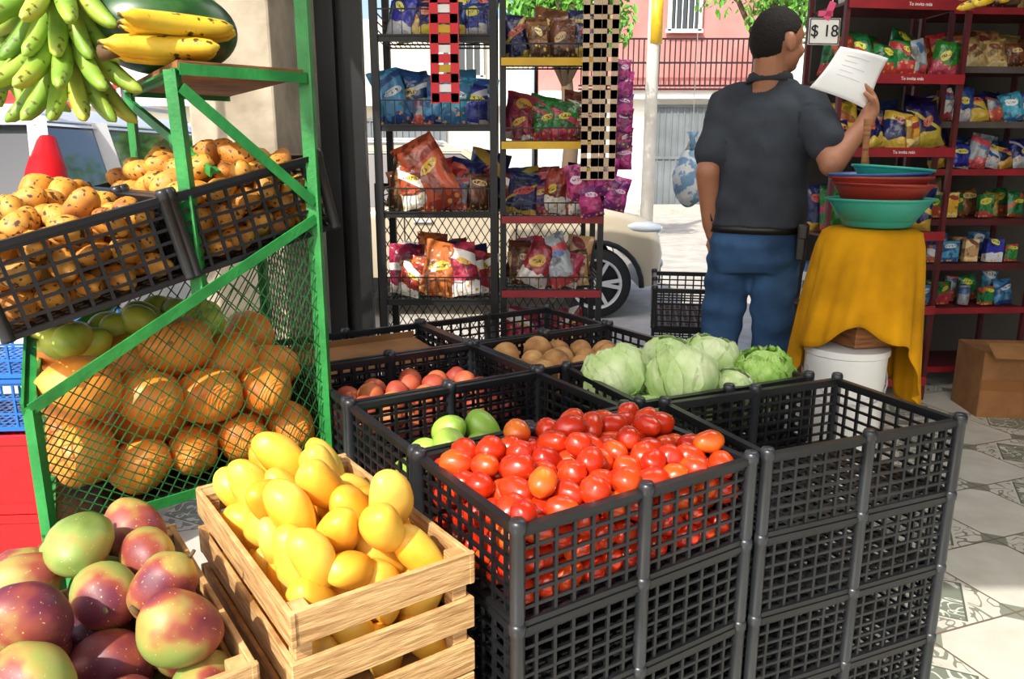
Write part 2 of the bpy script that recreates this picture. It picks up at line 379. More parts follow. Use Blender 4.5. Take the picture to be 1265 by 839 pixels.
stacks={'A':((.136,1.357),32.3,3,'filled with ripe tomatoes'),'B':((.657,1.628),22.8,4,'standing empty'),'C':((-.058,1.664),32.3,1,'with green fruit in a corner'),
 'D':((.455,1.95),25,1,'heaped with cabbages'),'E':((-.252,1.971),32.3,1,'with red fruit'),'F':((.2,2.252),32.3,1,'with brown fruit'),'G':((.004,2.558),32.3,1,'nearly empty'),'H':((-.446,2.278),32.3,1,'holding a cardboard sheet')}
for k,(c,a,nf,desc) in stacks.items():
    for i in range(4):
        top=(i==3)
        crate((c[0],c[1],i*LH),a,full=(4-i)<=nf,label='black plastic produce crate '+desc if top else 'black plastic produce crate supporting the crates stacked above')
RIM=3*LH
for i in range(4): crate((.83,3.5,i*LH),80,full=i==3,label='black plastic crate stacked beside the man in the doorway')
# ---------------------------------------------------------------- packing of fruit
def pack(n,r,L,Wd,z0,rim,seed=1,it=240,jit=.08,slope=.35,cap=.04,edge=.75):
    rng=np.random.RandomState(seed); rad=r*rng.uniform(1-jit,1+jit,n)
    P=np.stack([rng.uniform(-L/2+r,L/2-r,n),rng.uniform(-Wd/2+r,Wd/2-r,n),z0+r+rng.uniform(0,1,n)*rim*1.8],1)
    P=P[np.argsort(P[:,2])]
    for k in range(it):
        if k<it-40: P[:,2]-=r*.10
        for _ in range(2):
            d=P[:,None]-P[None]; dist=np.sqrt((d**2).sum(-1))+1e-9; np.fill_diagonal(dist,9)
            ov=np.clip(rad[:,None]+rad[None]-dist,0,None)
            P+=(d/dist[...,None]*(ov*.42)[...,None]).sum(1)
            ex=np.clip(P[:,2]-rim+rad*.5,0,None)*slope
            lx=np.maximum(L/2-rad-ex,.02); ly=np.maximum(Wd/2-rad-ex,.02)
            P[:,0]=np.clip(P[:,0],-lx,lx); P[:,1]=np.clip(P[:,1],-ly,ly); P[:,2]=np.maximum(P[:,2],z0+rad)
    e=np.maximum(np.abs(P[:,0])/(L/2),np.abs(P[:,1])/(Wd/2))
    k=P[:,2]<rim+cap*(1-edge*e**2)
    return P[k],rad[k]
def fruit_mesh(name,r,mat,asym=0,curve=0,nu=20,nv=14,rib=0,dent=0,wob=0):
    mb=MB()
    def fn(p,d):
        k=1+asym*d.z
        p=Vector((p.x*k,p.y*k,p.z))
        p.x+=curve*(d.z**2)
        if rib: q=1+rib*math.cos(8*math.atan2(d.y,d.x)); p.x*=q;p.y*=q
        if wob: p*=1+wob*noise.noise(d*1.7+Vector((r[0]*999,0,0)))
        if dent: p.z-=dent*math.exp(-((1-abs(d.z))*14))*(1 if d.z>0 else -1)
        return p
    mb.ell((0,0,0),r,None,nu,nv,fn=fn); return mb.mesh(name,mat,True)
def randrot(flat=.6):
    ax=random.uniform(0,2*math.pi); tilt=math.pi/2+random.uniform(-1,1)*(1-flat)*1.5
    return Matrix.Rotation(ax,3,'Z')@Matrix.Rotation(tilt,3,'Y')@Matrix.Rotation(random.uniform(0,6.28),3,'Z')
def fill(name,meshes,P,rad,r0,base,R,label,cat,group,stem=None,flat=.6,rot=None,skew=None):
    for i in range(len(P)):
        q=R@Vector(P[i]) if skew is None else Vector((skew[0].x*P[i][0]+skew[1].x*P[i][1],skew[0].y*P[i][0]+skew[1].y*P[i][1],P[i][2]))
        loc=Vector(base)+q; rr=(R@randrot(flat) if rot is None else rot())@Matrix.Scale(rad[i]/r0,3)
        me=random.choice(meshes); o=mkobj(name,me,None,loc,rr); thing(o,label,cat,group)
        if stem: mkobj('stem',stem,o,(0,0,0))
TM=[fruit_mesh('tomato',(.0240,.0240,.032),TOMATO,.05,dent=.003,wob=.08),fruit_mesh('tomato',(.0255,.0255,.0290),TOMATO,-.06,dent=.004,wob=.08),fruit_mesh('tomato',(.0230,.0235,.035),TOMATO,.08,dent=.002,wob=.08)]
P,rad=pack(325,.0252,CL-.022,CW-.022,.012,CHt+.004,3,slope=.08,cap=.034,edge=.75)
fill('tomato',TM,P,rad,.0252,(.136,1.357,RIM),RZ(32.3),'glossy ripe red plum tomato in a black crate','tomato','tomatoes in the black crate')
# wooden crates
def wood_crate(name,L,Wd,Hh,loc,R,label,slats=3):
    mb=MB(); sh=Hh/slats*.76; gap=(Hh-slats*sh)/(slats-1)
    for i in range(slats):
        z=sh/2+i*(sh+gap); 
        for sg in(-1,1):
            j=random.uniform(-.003,.003)
            mb.box((0+j,sg*(Wd/2-.005),z),(L,.009,sh)); mb.box((sg*(L/2-.004),j,z+.001),(.009,Wd,sh))
    for sx in(-1,1):
        for sy in(-1,1): mb.box((sx*(L/2-.024),sy*(Wd/2-.022),Hh/2),(.028,.026,Hh-.004))
    for i in range(5): mb.box((-L/2+L*(i+.5)/5,0,.006),(L/5*.85,Wd-.02,.008))
    o=mb.make(name,WOOD,loc=loc,R=R); bevel(o,.0015,1)
    return thing(o,label,'crate','wooden produce crates')
d1=Vector((-.577,.816,0)).normalized(); angY=math.degrees(math.atan2(d1.y,d1.x))
RY=RZ(angY)
cY=Vector((-.306,.93,0))+d1*.255+Vector((.816,.577,0))*.152
for i in range(3): wood_crate('wooden_crate',.51,.30,.212,(cY.x,cY.y,i*.216),RY,'pale slatted wooden crate heaped with yellow mangoes' if i==2 else 'pale slatted wooden crate at the base of the stack')
YM=[fruit_mesh('yellow_mango',(.034,.029,.064),YMANGO,.14,.012,24,18,wob=.05),fruit_mesh('yellow_mango',(.033,.030,.060),YMANGO,.20,.008,24,18,wob=.05),fruit_mesh('yellow_mango',(.035,.030,.067),YMANGO,.10,.014,24,18,wob=.05)]
P,rad=pack(108,.0378,.455,.25,.012,.215,5,slope=.15,cap=.085,edge=.7)
def upright(): 
    return RZ(random.uniform(-40,40)+20)@Matrix.Rotation(random.gauss(-.45,.25),3,'Y')@Matrix.Rotation(random.gauss(.25,.3),3,'X')@Matrix.Rotation(random.uniform(0,6.28),3,'Z')
fill('yellow_mango',YM,P,rad,.0378,(cY.x,cY.y,.432),RY,'smooth yellow mango heaped in a wooden crate','mango','yellow mangoes in the wooden crate',rot=upright)
cR=Vector((-.345,.915,0))+d1*.25-Vector((.816,.577,0))*.165
for i in range(3): wood_crate('wooden_crate',.50,.33,.19,(cR.x,cR.y,i*.196),RY,'wooden crate of large red and green mangoes' if i==2 else 'wooden crate under the red mango crate')
mbs=MB(); mbs.path([(0,0,.054),(.002,0,.062),(.005,0,.070)],[.004,.0035,.003],7); MST=mbs.mesh('stem',STEM,True)
RMm=[fruit_mesh('red_green_mango',(.049,.043,.060),RMANGO,.06,.007,28,20,wob=.05),fruit_mesh('red_green_mango',(.050,.045,.057),RMANGO,.09,.009,28,20,wob=.05)]
P,rad=pack(60,.0495,.47,.30,.012,.185,11,slope=.2,cap=.105,edge=.55)
fill('red_green_mango',RMm,P,rad,.0495,(cR.x,cR.y,.392),RY,'large mango with mottled red and green skin','mango','red and green mangoes in the wooden crate',stem=MST,flat=.4)
def crate_fill(key,n,r,meshes,name,label,cat,seed,reg=None,off=(0,0),cap=0.0):
    c,a,_,_=stacks[key]; L,Wd=reg or (CL-.03,CW-.03)
    P,rad=pack(n,r,L,Wd,.012,CHt-.02,seed,slope=.4,cap=cap)
    P[:,0]+=off[0]; P[:,1]+=off[1]
    fill(name,meshes,P,rad,r,(c[0],c[1],RIM),RZ(a),label,cat,name+' fruit pile',flat=.4)
GF=[fruit_mesh('green_mango',(.034,.032,.046),GFRUIT,.08,.004)]
crate_fill('C',18,.037,GF,'green_mango','bright green unripe mango in a black crate','mango',21,(.28,.20),(-.10,-.06),cap=.02)
RF=[fruit_mesh('peach',(.034,.034,.035),REDFR,0,0,dent=.005)]
crate_fill('E',50,.034,RF,'peach','red and orange blushed peach','peach',22)
BF=[fruit_mesh('sapote',(.038,.038,.044),BROWNF,.05,0)]
crate_fill('F',44,.040,BF,'sapote','rough brown round sapote fruit','fruit',23,cap=.01)
crate_fill('G',16,.038,BF,'sapote','rough brown round sapote fruit','fruit',24)
c=stacks['H'][0]; mb=MB(); mb.box((0,0,0),(.44,.27,.004)); mb.box((0,.13,.012),(.44,.004,.02))
thing(mb.make('cardboard_sheet',CARDB,loc=(c[0],c[1],RIM+.130),R=RZ(32.3)@Matrix.Rotation(.06,3,'X')),'flat brown cardboard sheet lying in a crate','cardboard')
# cabbages
def cabbage_mesh(name,r,mat,ruff,seed):
    rnd=random.Random(seed); mb=MB()
    def fn0(p,d): return p*(1+.035*noise.noise(d*2.5+Vector((seed,0,0)))-.03*abs(math.sin(3*math.atan2(d.y,d.x)+d.z*2)))
    mb.ell((0,0,0),(r*.94,r*.94,r*.84),None,36,24,fn=fn0)
    for k in range(9):
        th0=k*2.4+rnd.random()*.4; vs=[];fs=[]; n1,n2=16,18; tilt=rnd.uniform(-.1,.3)
        for i in range(n1+1):
            ph=math.pi*(.97-.80*i/n1+tilt*.12)
            for j in range(n2+1):
                s=(j/n2-.5)*2; wid=1.05*math.sin(math.pi*min(1,.12+.86*i/n1))**.6
                th=th0+s*wid
                e=max(abs(s),i/n1)
                rr=r*(.97+.012*k*.5+.08*(e**5)+ruff*1.4*(e**4)*math.sin(j*2.3+i*1.9+k)+ .022*math.cos(s*9)*(1-abs(s)))
                rr+=r*.03*noise.noise(Vector((i*.5,j*.5,k+seed)))
                rr-=r*.02*math.exp(-(s*14)**2)
                sp=math.sin(ph); vs.append((rr*sp*math.cos(th),rr*sp*math.sin(th),rr*.88*math.cos(ph)))
        for i in range(n1):
            for j in range(n2): a=i*(n2+1)+j; fs.append((a,a+1,a+n2+2,a+n2+1))
        mb.add(vs,fs)
    return mb.mesh(name,mat,True)
C1=cabbage_mesh('cabbage',.088,CABB,.035,1); C2=cabbage_mesh('cabbage',.088,CABB,.03,5); C3=cabbage_mesh('lettuce',.08,CABB2,.09,9)
for i,(u,v,D,me,s,g) in enumerate([(762,464,1.93,C1,1,0),(843,468,1.86,C2,1,0),(878,446,2.07,C1,.92,0),(943,461,1.98,C3,.92,1),(903,481,1.87,C2,.66,0),(826,446,2.05,C2,.85,0)]):
    p=W(u,v,D); R=Euler((random.uniform(-.5,.5),random.uniform(-.5,.5),random.uniform(0,6))).to_matrix()@Matrix.Scale(s,3)
    thing(mkobj('lettuce' if g else 'cabbage',me,None,p,R),'bright green ruffled lettuce head' if g else 'pale green cabbage with wrapped leaves','vegetable','cabbages in the black crate')
for i,(x,y) in enumerate([(-.16,-.07),(.02,-.07),(.17,-.05),(-.13,.09),(.06,.09)]):
    q=RZ(25)@Vector((x,y,0)); thing(mkobj('cabbage',C1,None,(.455+q.x,1.95+q.y,RIM+.085),Matrix.Scale(.86,3)),'pale green cabbage under the others in the crate','vegetable','cabbages in the black crate')
# ---------------------------------------------------------------- green display rack
pa=Vector((-.89,1.35,0)); pb=Vector((-.455,1.78,0)); e1=(pb-pa).normalized(); e2=Vector((-e1.y,e1.x,0))
pc=pb+Vector((-.245,.36,0)); pd=pa+Vector((-.25,.44,0))
rack=empty('fruit_rack',(pa+pb+pc+pd)/4); thing(rack,'green painted steel fruit rack with expanded mesh bin and wood shelf','display rack')
ro=rack.location.copy()
def RP(p,z): return Vector((p.x,p.y,z))-ro
def angle_bar(p,q,name='frame_bar',w=.022):
    mb=MB(); p=Vector(p);q=Vector(q); mb.bar(p,q,w,.005); d=(q-p).normalized(); s=d.cross(Vector((0,0,1)) if abs(d.z)<.9 else Vector((0,1,0))).normalized()
    mb.bar(p+s*w*.45,q+s*w*.45,.005,w); return mb.make(name,GREEN,parent=rack)
zb,zl,zh=.545,.80,1.115
p2=Vector((-.66,1.60,0)); sf=Vector((-1.03,2.16,0)); sb=pb+(sf-p2)
ST=1.42
def postm(p,z0,z1,w=.026,q=None):
    mb=MB(); a=RP(p,z0); b=RP(q or p,z1)
    mb.bar(a,b,w,.005); mb.bar(a+Vector((w*.45,.0,0)),b+Vector((w*.45,0,0)),.005,w); return mb.make('post',GREEN,parent=rack)
postm(pb,0,2.1,.03); postm(pa,0,zl,.024); postm(pc,0,1.17,.024); postm(pd,0,zl+.12,.024)
postm(p2,.965,ST,.028,Vector((-.675,1.6,0))); postm(sf,1.0,ST,.022); 
for a,b in [(RP(pa,zb),RP(pb,zb)),(RP(pa,zl),RP(pb,zh)),(RP(pd,zb),RP(pc,zb)),(RP(pd,zl),RP(pc,zh)),(RP(pa,zb),RP(pd,zb)),(RP(pb,zb),RP(pc,zb)),(RP(pa,zl),RP(pd,zl)),(RP(pb,zh),RP(pc,zh)),
            (RP(p2,ST),RP(pb,ST)),(RP(p2,ST),RP(sf,ST)),(RP(sf,ST),RP(sb,ST)),(RP(p2,ST-.035),RP(pb,1.15)),(RP(sf,ST-.02),RP(p2+Vector((.02,.1,0)),1.22)),(RP(pd,.89),RP(pa,.80))]:
    angle_bar(a,b)
mb=MB(); mb.lattice(RP(pa,zb),RP(pb,zb),RP(pb,zh),RP(pa,zl),22,13,.0014,.0024); mb.make('mesh_panel',MESHG,parent=rack)
mb=MB(); mb.lattice(RP(pd,zb),RP(pc,zb),RP(pc,zh),RP(pd,zl),16,9,.002,.003); mb.make('mesh_panel',MESHG,parent=rack)
mb=MB(); mb.lattice(RP(pa,zb),RP(pd,zb),RP(pd,zl),RP(pa,zl),14,6,.002,.003); mb.make('mesh_panel',MESHG,parent=rack)
mb=MB(); mb.lattice(RP(pb,zb),RP(pc,zb),RP(pc,zh),RP(pb,zh),18,13,.002,.003); mb.make('mesh_panel',MESHG,parent=rack)
mb=MB(); q=[RP(x,zb-.01) for x in(pa,pb,pc,pd)]; mb.add(q+[x+Vector((0,0,.008)) for x in q],[(0,1,2,3),(4,5,6,7),(0,1,5,4),(1,2,6,5),(2,3,7,6),(3,0,4,7)]); mb.make('bin_floor',BLACKM,parent=rack)
mb=MB(); q=[RP(x,ST+.002) for x in(p2,pb,sb,sf)]; mb.add(q+[x+Vector((0,0,.016)) for x in q],[(0,1,2,3),(4,5,6,7),(0,1,5,4),(1,2,6,5),(2,3,7,6),(3,0,4,7)]); mb.make('shelf_board',WOOD2,parent=rack)
bc=(pa+pb+pc+pd)/4; Rb=RZ(math.degrees(math.atan2(e1.y,e1.x)))
sk=(e1,Vector((-.5,.80,0)).normalized())
PPm=[fruit_mesh('papaya',(.062,.062,.078),SQUASH,.10,.0,28,20,rib=.02,dent=.006,wob=.08),fruit_mesh('papaya',(.059,.059,.084),SQUASH,.16,.0,28,20,rib=.025,wob=.08)]
P,rad=pack(42,.066,.585,.43,.0,.24,31,slope=.1,jit=.10,cap=.06)
fill('papaya',PPm,P,rad,.066,(bc.x,bc.y,zb),Rb,'orange mottled papaya behind green wire mesh','papaya','orange papayas in the mesh bin',skew=sk)
YG=[fruit_mesh('melon',(.036,.036,.045),YGREEN,.1,.004)]
for i in range(20):
    x=random.uniform(-.27,.12); y=random.uniform(.0,.17); p=bc+sk[0]*x+sk[1]*y
    thing(mkobj('melon',YG[0],None,(p.x,p.y,.84+random.random()*.04),randrot()),'small yellow green melon on top of the papayas','melon','yellow green melons in the mesh bin')
slp=math.atan2(.16,.68)
Rt=Rb@Matrix.Rotation(-slp,3,'Y')@Matrix.Rotation(math.pi/2,3,'Z')
SMm=[fruit_mesh('small_mango',(.028,.025,.040),SMANGO,.08,.006,16,12,wob=.1),fruit_mesh('small_mango',(.029,.026,.037),SMANGO,.12,.003,16,12,wob=.1)]
d_up=(Rb@Matrix.Rotation(-slp,3,'Y'))@Vector((1,0,0))
b0=Vector((-.905,1.335,.925))
for k in range(2):
    cc=b0+d_up*(.18+k*.358)+e2*(.265)
    crate(cc,R=Rt,label='black plastic crate of small yellow mangoes tilted on the green rack',group='tilted crates on the green rack')
    P,rad=pack(160,.0298,CL-.03,CW-.03,.012,CHt-.01,41+k,slope=.3,it=220,cap=.06)
    fill('small_mango',SMm,P,rad,.0298,cc,Rt,'small spotted orange yellow mango in a tilted crate','mango','small mangoes in the tilted crates')
# watermelon and bananas
p=W(203,52,1.92); p.z=ST+.018+.102
wm=mkobj('watermelon',fruit_mesh('watermelon',(.102,.102,.165),WMEL,0,0,36,24),None,(p.x,p.y,p.z),RZ(20)@Matrix.Rotation(math.pi/2,3,'Y')); thing(wm,'large dark green watermelon on the wooden shelf','watermelon')
def banana_mesh(name,L,r,mat,bend=.9):
    mb=MB(); pts=[];rs=[]
    for i in range(15):
        t=i/14; a=(t-.5)*bend; R_=L/bend
        pts.append((R_*math.sin(a),0,R_*(1-math.cos(a)))); rs.append(r*(math.sin(math.pi*min(max(.07+.88*t,0),1))**.45)*(0.35 if i==0 or i==14 else 1)*(.5 if i==1 else 1))
    mb.path(pts,rs,6,0); me=mb.mesh(name,mat,True); return me
BY=banana_mesh('banana',.23,.022,BANY); BG=banana_mesh('banana',.21,.0215,BANG,.8)
bun=empty('plantain_bunch',W(216,85,1.68)); bun.location.z=ST+.02
thing(bun,'ripe yellow plantains with dark spots lying on the wooden shelf','plantain')
for i in range(6):
    R=RZ(2+i*8)@Matrix.Rotation(math.pi/2*(.95 if i%2 else 1.0),3,'X')
    mkobj('plantain',BY,bun,(-.03+.010*i,.035-.033*(i%3),.022+.03*(i//3)+.004*i),R)
mb=MB(); mb.tube((-.15,0,.02),(-.11,0,.025),.016,.012); mb.make('stem',STEM,True,bun)
def bunch(loc,hands,label,mesh,dirs,s0=.75):
    e=empty('banana_bunch',loc); thing(e,label,'bananas','hanging banana bunches')
    mb=MB(); mb.path([(0,0,-.13*(hands-1)-.05),(0,.01,.1),(0,0,.35),(0,0,2.7-loc[2])],[.02,.022,.016,.004],8); mb.make('stalk',STEM,True,e)
    for t in range(hands):
        for row in range(2):
            for k in range(7):
                a=math.radians(dirs+(k-3)*26+row*13+t*15)
                out=Vector((math.cos(a),math.sin(a),0)); sl=s0+.25*row
                X=(out*math.cos(sl)+Vector((0,0,-math.sin(sl)))).normalized(); Y=Vector((-out.y,out.x,0)); Zv=X.cross(Y)
                R=Matrix((X,Y,Zv)).transposed()
                mkobj('banana',mesh,e,Vector((0,0,.07-.13*t-.03*row))+out*(.035-.015*row)+X*.095,R)
    return e
for (u,v,D,n,dr) in [(78,12,1.85,2,-110),(150,-30,2.15,1,-100),(-5,15,2.15,2,-70)]:
    p=W(u,v,D); bunch((p.x,p.y,p.z),n,'hanging bunch of green bananas with yellowing tips',BG,dr)
p=W(1256,-14,3.0); bunch((p.x,p.y,p.z),1,'hanging bunch of yellow bananas near the shelves',BY,-120,.4)
# ---------------------------------------------------------------- blue and red crates at left
BLC=M('blue_crate_plastic','#1f6fc0',.4,c2='#1a5fae',vs=5); RDC=M('red_crate_plastic','#c9161d',.35,c2='#b01218',vs=5)
bm_=crate_mesh('bottle_crate',BLC,.46,.34,.155,8,6,3)
for i in range(2): thing(mkobj('bottle_crate',bm_,None,(-1.49,2.26,.484+i*.158),RZ(4)),'bright blue plastic crate stacked on red drink crates','crate','blue crates beside the rack')
mb=MB()
for sg in(-1,1):
    mb.box((0,sg*.17,.118),(.48,.012,.23)); mb.box((sg*.234,0,.118),(.012,.34,.23)); mb.box((0,sg*.174,.225),(.49,.018,.025)); mb.box((sg*.238,0,.225),(.018,.35,.025)); mb.box((0,sg*.174,.015),(.49,.018,.03))
mb.box((0,0,.008),(.47,.33,.012))
rm=mb.mesh('drink_crate',RDC)
for i in range(2):
    o=thing(mkobj('drink_crate',rm,None,(-1.49,2.24,i*.241),RZ(4)),'red plastic soft drink crate with white lettering','crate','red drink crates')
    text('Coca-Cola',.026,WHITE,o,(.168,-.178,.05),UP)
# ---------------------------------------------------------------- snack bags
def bag_mesh(name,w,h,T,mat,seed):
    mb=MB(); nx,nz=10,14; vs=[];fs=[]
    for side in(-1,1):
        for i in range(nz+1):
            z=i/nz; zz=(z-.5)*2
            for j in range(nx+1):
                x=(j/nx-.5)*2
                t=T/2*max(0,1-abs(x)**3.5)**.5*max(0,1-(abs(zz)/.9)**4)**.5 if abs(zz)<.9 else 0
                t+=.009*noise.noise(Vector((x*2.2,z*4,seed*3+side)))*(1 if t>0 else 0)
                wid=w/2*(1-.07*math.cos(zz*1.5)); 
                bx=.010*noise.noise(Vector((seed,z*2.5,1)))
                vs.append((x*wid+bx,side*(t+.0006)+.010*noise.noise(Vector((x*1.5,z*2,seed+7))),z*h*(1+.03*noise.noise(Vector((x*2,seed,0))))))
    o=(nx+1)*(nz+1)
    for sd in(0,1):
        for i in range(nz):
            for j in range(nx):
                a=sd*o+i*(nx+1)+j; f=(a,a+1,a+nx+2,a+nx+1); fs.append(f if sd==0 else f[::-1])
    mb.add(vs,fs); return mb.mesh(name,mat,True)
PK={'red':('#a81820','#e2b81e','#e8e2d8'),'blue':('#1c469a','#e2d24a','#c8d0da'),'lblue':('#3b9cc8','#e4e8ea','#1b5596'),'orange':('#d8521b','#e8c22b','#a42a12'),'green':('#1f7f3a','#e3d83a','#b9241f'),
 'yellow':('#dca61c','#a41c1c','#e7d27a'),'pink':('#b8217b','#e6c6de','#6c1f6a'),'purple':('#43235f','#d0a020','#a02a50'),'white':('#cfd1d0','#2a52a4','#a8352c'),'brown':('#7a4926','#dcbc7a','#4d2f16'),'navy':('#15235a','#c8483a','#c9a62a'),
 'silver':('#9ba2a8','#3a5aa0','#c04a3a'),'tan':('#b8925a','#7a2a22','#e0c890')}
PM_={k:packmat('foil_'+k,*v) for k,v in PK.items()}
BAG={}
for i,(k,m) in enumerate(PM_.items()):
    b1=MB(); b1.box((0,0,.075),(.10,.045,.15)); m1=b1.mesh('snack_box',m)
    b2=MB(); b2.lathe([(.001,0),(.036,0),(.037,.004),(.037,.12),(.033,.128),(.037,.132),(.037,.15),(.001,.152)],n=20); m2=b2.mesh('snack_jar',m,True)
    BAG[k]=[bag_mesh('snack_bag',.135,.20,.06,m,i),bag_mesh('snack_bag',.115,.165,.05,m,i+9),bag_mesh('snack_bag',.155,.185,.065,m,i+31),m1,m2]
NMS={'lblue':'light blue','navy':'dark blue'}
def bag(k,loc,R=None,s=1.0,group='snack bags on the racks',big=0,extra='standing on a wire rack'):
    R=(R if R is not None else Matrix.Identity(3))@Matrix.Diagonal((s*random.uniform(.88,1.1),s,s*random.uniform(.85,1.12)))
    nm=NMS.get(k,k); kind={3:('snack_box','printed snack box'),4:('snack_jar','snack jar')}.get(big,('snack_bag','foil snack bag'))
    return thing(mkobj(kind[0],BAG[k][big],None,loc,R),'%s %s %s'%(nm,kind[1],extra),kind[0].replace('_',' '),group)
def bagrow(cols,x0,x1,y,z,s=1.0,group='snack bags on the racks',Rz=0,lean=-10,org=None,extra='standing on a wire rack',mess=1.0,gap=.06,kinds=(0,1,2)):
    n=len(cols)
    for i,k in enumerate(cols):
        if random.random()<gap: continue
        t=(i+.5)/n; x=x0+(x1-x0)*t+random.uniform(-.01,.01)
        kd=random.choice(kinds)
        if kd>2: R=RZ(Rz+random.uniform(-10,10))
        else: R=RZ(Rz+random.uniform(-22,22)*mess)@Matrix.Rotation(math.radians(lean+random.uniform(-14,6)*mess),3,'X')@Matrix.Rotation(math.radians(random.uniform(-14,14)*mess),3,'Y')
        L=Vector((x,y+random.uniform(-.02,.02),z+.006))
        if org is not None: L=org[0]+org[1]@L
        bag(k,L,R,s*random.uniform(.82,1.12),group,kd,extra)
def wirerack(name,loc,R,w,d,zs,top,rail,label,fence=.07,frame=BLACKM,wire=True,railh=.028,textb=None,pw=.022):
    e=empty(name,loc,R); thing(e,label,'shelf rack')
    for x in(-w/2,w/2):
        for y in(0,d):
            mb=MB(); mb.box((x,y,top/2),(pw,pw,top)); mb.make('post',frame,parent=e)
    for i,z in enumerate(zs):
        mb=MB()
        if wire:
            for k in range(int(w/.02)+1): mb.box((-w/2+k*.02,d/2,z-.003),(.003,d,.003))
            for y in(0,d/3,2*d/3,d): mb.box((0,y,z-.006),(w,.006,.006))
            for k in range(int(w/.035)+1): mb.box((-w/2+k*.035,-.008,z+fence/2),(.003,.003,fence))
            mb.box((0,-.008,z+fence),(w,.005,.005)); mb.box((0,-.008,z),(w,.006,.006)); mb.box((0,0,z-.012),(w,.012,.02))
            for sg in(-1,1):
                for k in range(3): mb.box((sg*w/2,d/2,z+fence*(k+1)/3),(.004,d,.004))
        else:
            mb.box((0,d/2,z-.008),(w-.01,d,.012))
        mb.make('shelf',frame,parent=e)
        rm_=rail[i%len(rail)]
        if rm_ is not None:
            mb=MB(); mb.box((0,-.018,z-.014),(w+.01,.008,railh)); mb.make('price_rail',rm_,parent=e)
            if textb: text(textb,.022,WHITE,e,(.04,-.0235,z-.014),UP)
    return e
zsL=[.70,1.045,1.37,1.69]
wirerack('snack_rack',(-.29,3.02,0),None,.44,.30,zsL,2.3,[None],'black wire snack rack full of colourful bags',.09,pw=.028)
zsR=[.42,.74,1.03,1.31,1.61]
wirerack('snack_rack',(.155,3.02,0),None,.38,.30,zsR,2.3,[REDR,REDR,REDR,YELR,YELR],'black wire snack rack with red and yellow price rails',.05)
RR=[(zsL[0],['red','orange','navy','silver','red']),(zsL[1],['brown','navy','orange','silver','brown']),(zsL[2],['lblue','silver','lblue','lblue','blue']),(zsL[3],['blue','yellow','navy','navy','blue'])]
for z,cs in RR:
    bagrow(cs,-.47,-.11,3.09,z,.90,gap=.04); bagrow(cs[::-1],-.47,-.11,3.17,z,1.05,gap=.05); bagrow(random.sample(cs,len(cs)),-.45,-.12,3.26,z,1.25,gap=.1)
for z,cs in [(zsR[0],['red','pink','red']),(zsR[1],['brown','red','silver','red','tan']),(zsR[2],['navy','purple','red','silver','red']),(zsR[3],['red','green','green','brown']),(zsR[4],['navy','brown','brown','navy'])]:
    bagrow(cs,0,.31,3.09,z,.80,gap=.03); bagrow(cs[::-1],0,.31,3.17,z,.9,gap=.05); bagrow(cs,.01,.30,3.26,z,1.1,gap=.15)
for (x,z,a,k,s) in [(-.26,1.05,-28,'orange',1.35),(-.36,1.05,-14,'red',1.0),(-.18,.705,-10,'red',1.0),(-.31,.705,12,'orange',1.15),(.07,.745,25,'red',1.0),(.22,.745,-22,'silver',.95)]:
    bag(k,Vector((x,3.045,z+.01)),Matrix.Rotation(math.radians(a),3,'Y')@Matrix.Rotation(math.radians(-14),3,'X'),s,extra='leaning at the front of the rack')
# hanging strips
e=empty('hanging_strip',W(741,100,2.86)); thing(e,'taupe cardboard display strip with square holes','display strip'); mb=MB()
for x,w_ in ((-.051,.024),(-.012,.028),(.012,.018),(.051,.024)): mb.box((x,0,.0),(w_,.002,.68))
for i in range(15): mb.box((0,0,-.328+i*.047),(.125,.002,.030))
mb.box((0,0,.36),(.135,.002,.11)); mb.make('strip_card',TAUPE,parent=e)
mb=MB(); mb.tube((0,0,.38),(0,0,2.7-e.location.z),.0015,n=5); mb.make('string',BLACKM,parent=e)
e=empty('hanging_strip',W(549,60,2.86)); thing(e,'red cardboard price strip with cutout windows hanging on the rack','display strip'); mb=MB()
for sg in(-1,1): mb.box((sg*.036,0,0),(.030,.002,.37))
for i in range(6): mb.box((0,0,-.165+i*.066),(.095,.002,.030))
mb.make('strip_card',M('bright_red_card','#d3222f',.5),parent=e)
for i in range(5):
    mb=MB(); mb.box((0,.003,-.132+i*.066),(.05,.001,.026)); mb.make('price_tag',YELR if i%2 else WHITE,parent=e)
mb=MB(); mb.tube((0,0,.18),(0,0,2.7-e.location.z),.0015,n=5); mb.make('string',BLACKM,parent=e)
for i in range(6):
    p=W(770,88+i*21,2.98); bag('pink',p-Vector((0,0,.05)),RZ(random.uniform(-25,25)),.62,group='pink packets on a hanging strip',big=1,extra='clipped to a hanging strip')
for (u,v) in [(718,228),(746,222),(733,248),(757,240)]:
    p=W(u,v,2.92); bag('pink',p-Vector((0,0,.06)),Matrix.Rotation(math.radians(random.uniform(-15,15)),3,'Y'),.72,group='pink packets on a hanging strip',extra='hanging at the rack corner')
e=empty('mesh_gate',(-.1,3.48,0)); thing(e,'diamond wire mesh gate panel behind the snack racks','gate')
mb=MB(); mb.lattice((-.5,0,.12),(.42,0,.12),(.42,0,1.12),(-.5,0,1.12),24,16,.004,.004); mb.make('wire_mesh',BLACKM,parent=e)
mb=MB(); 
for x in(-.5,.42): mb.box((x,0,.57),(.02,.02,1.14))
for z in(.12,1.13): mb.box((-.04,0,z),(.92,.02,.02))
mb.make('gate_frame',BLACKM,parent=e)
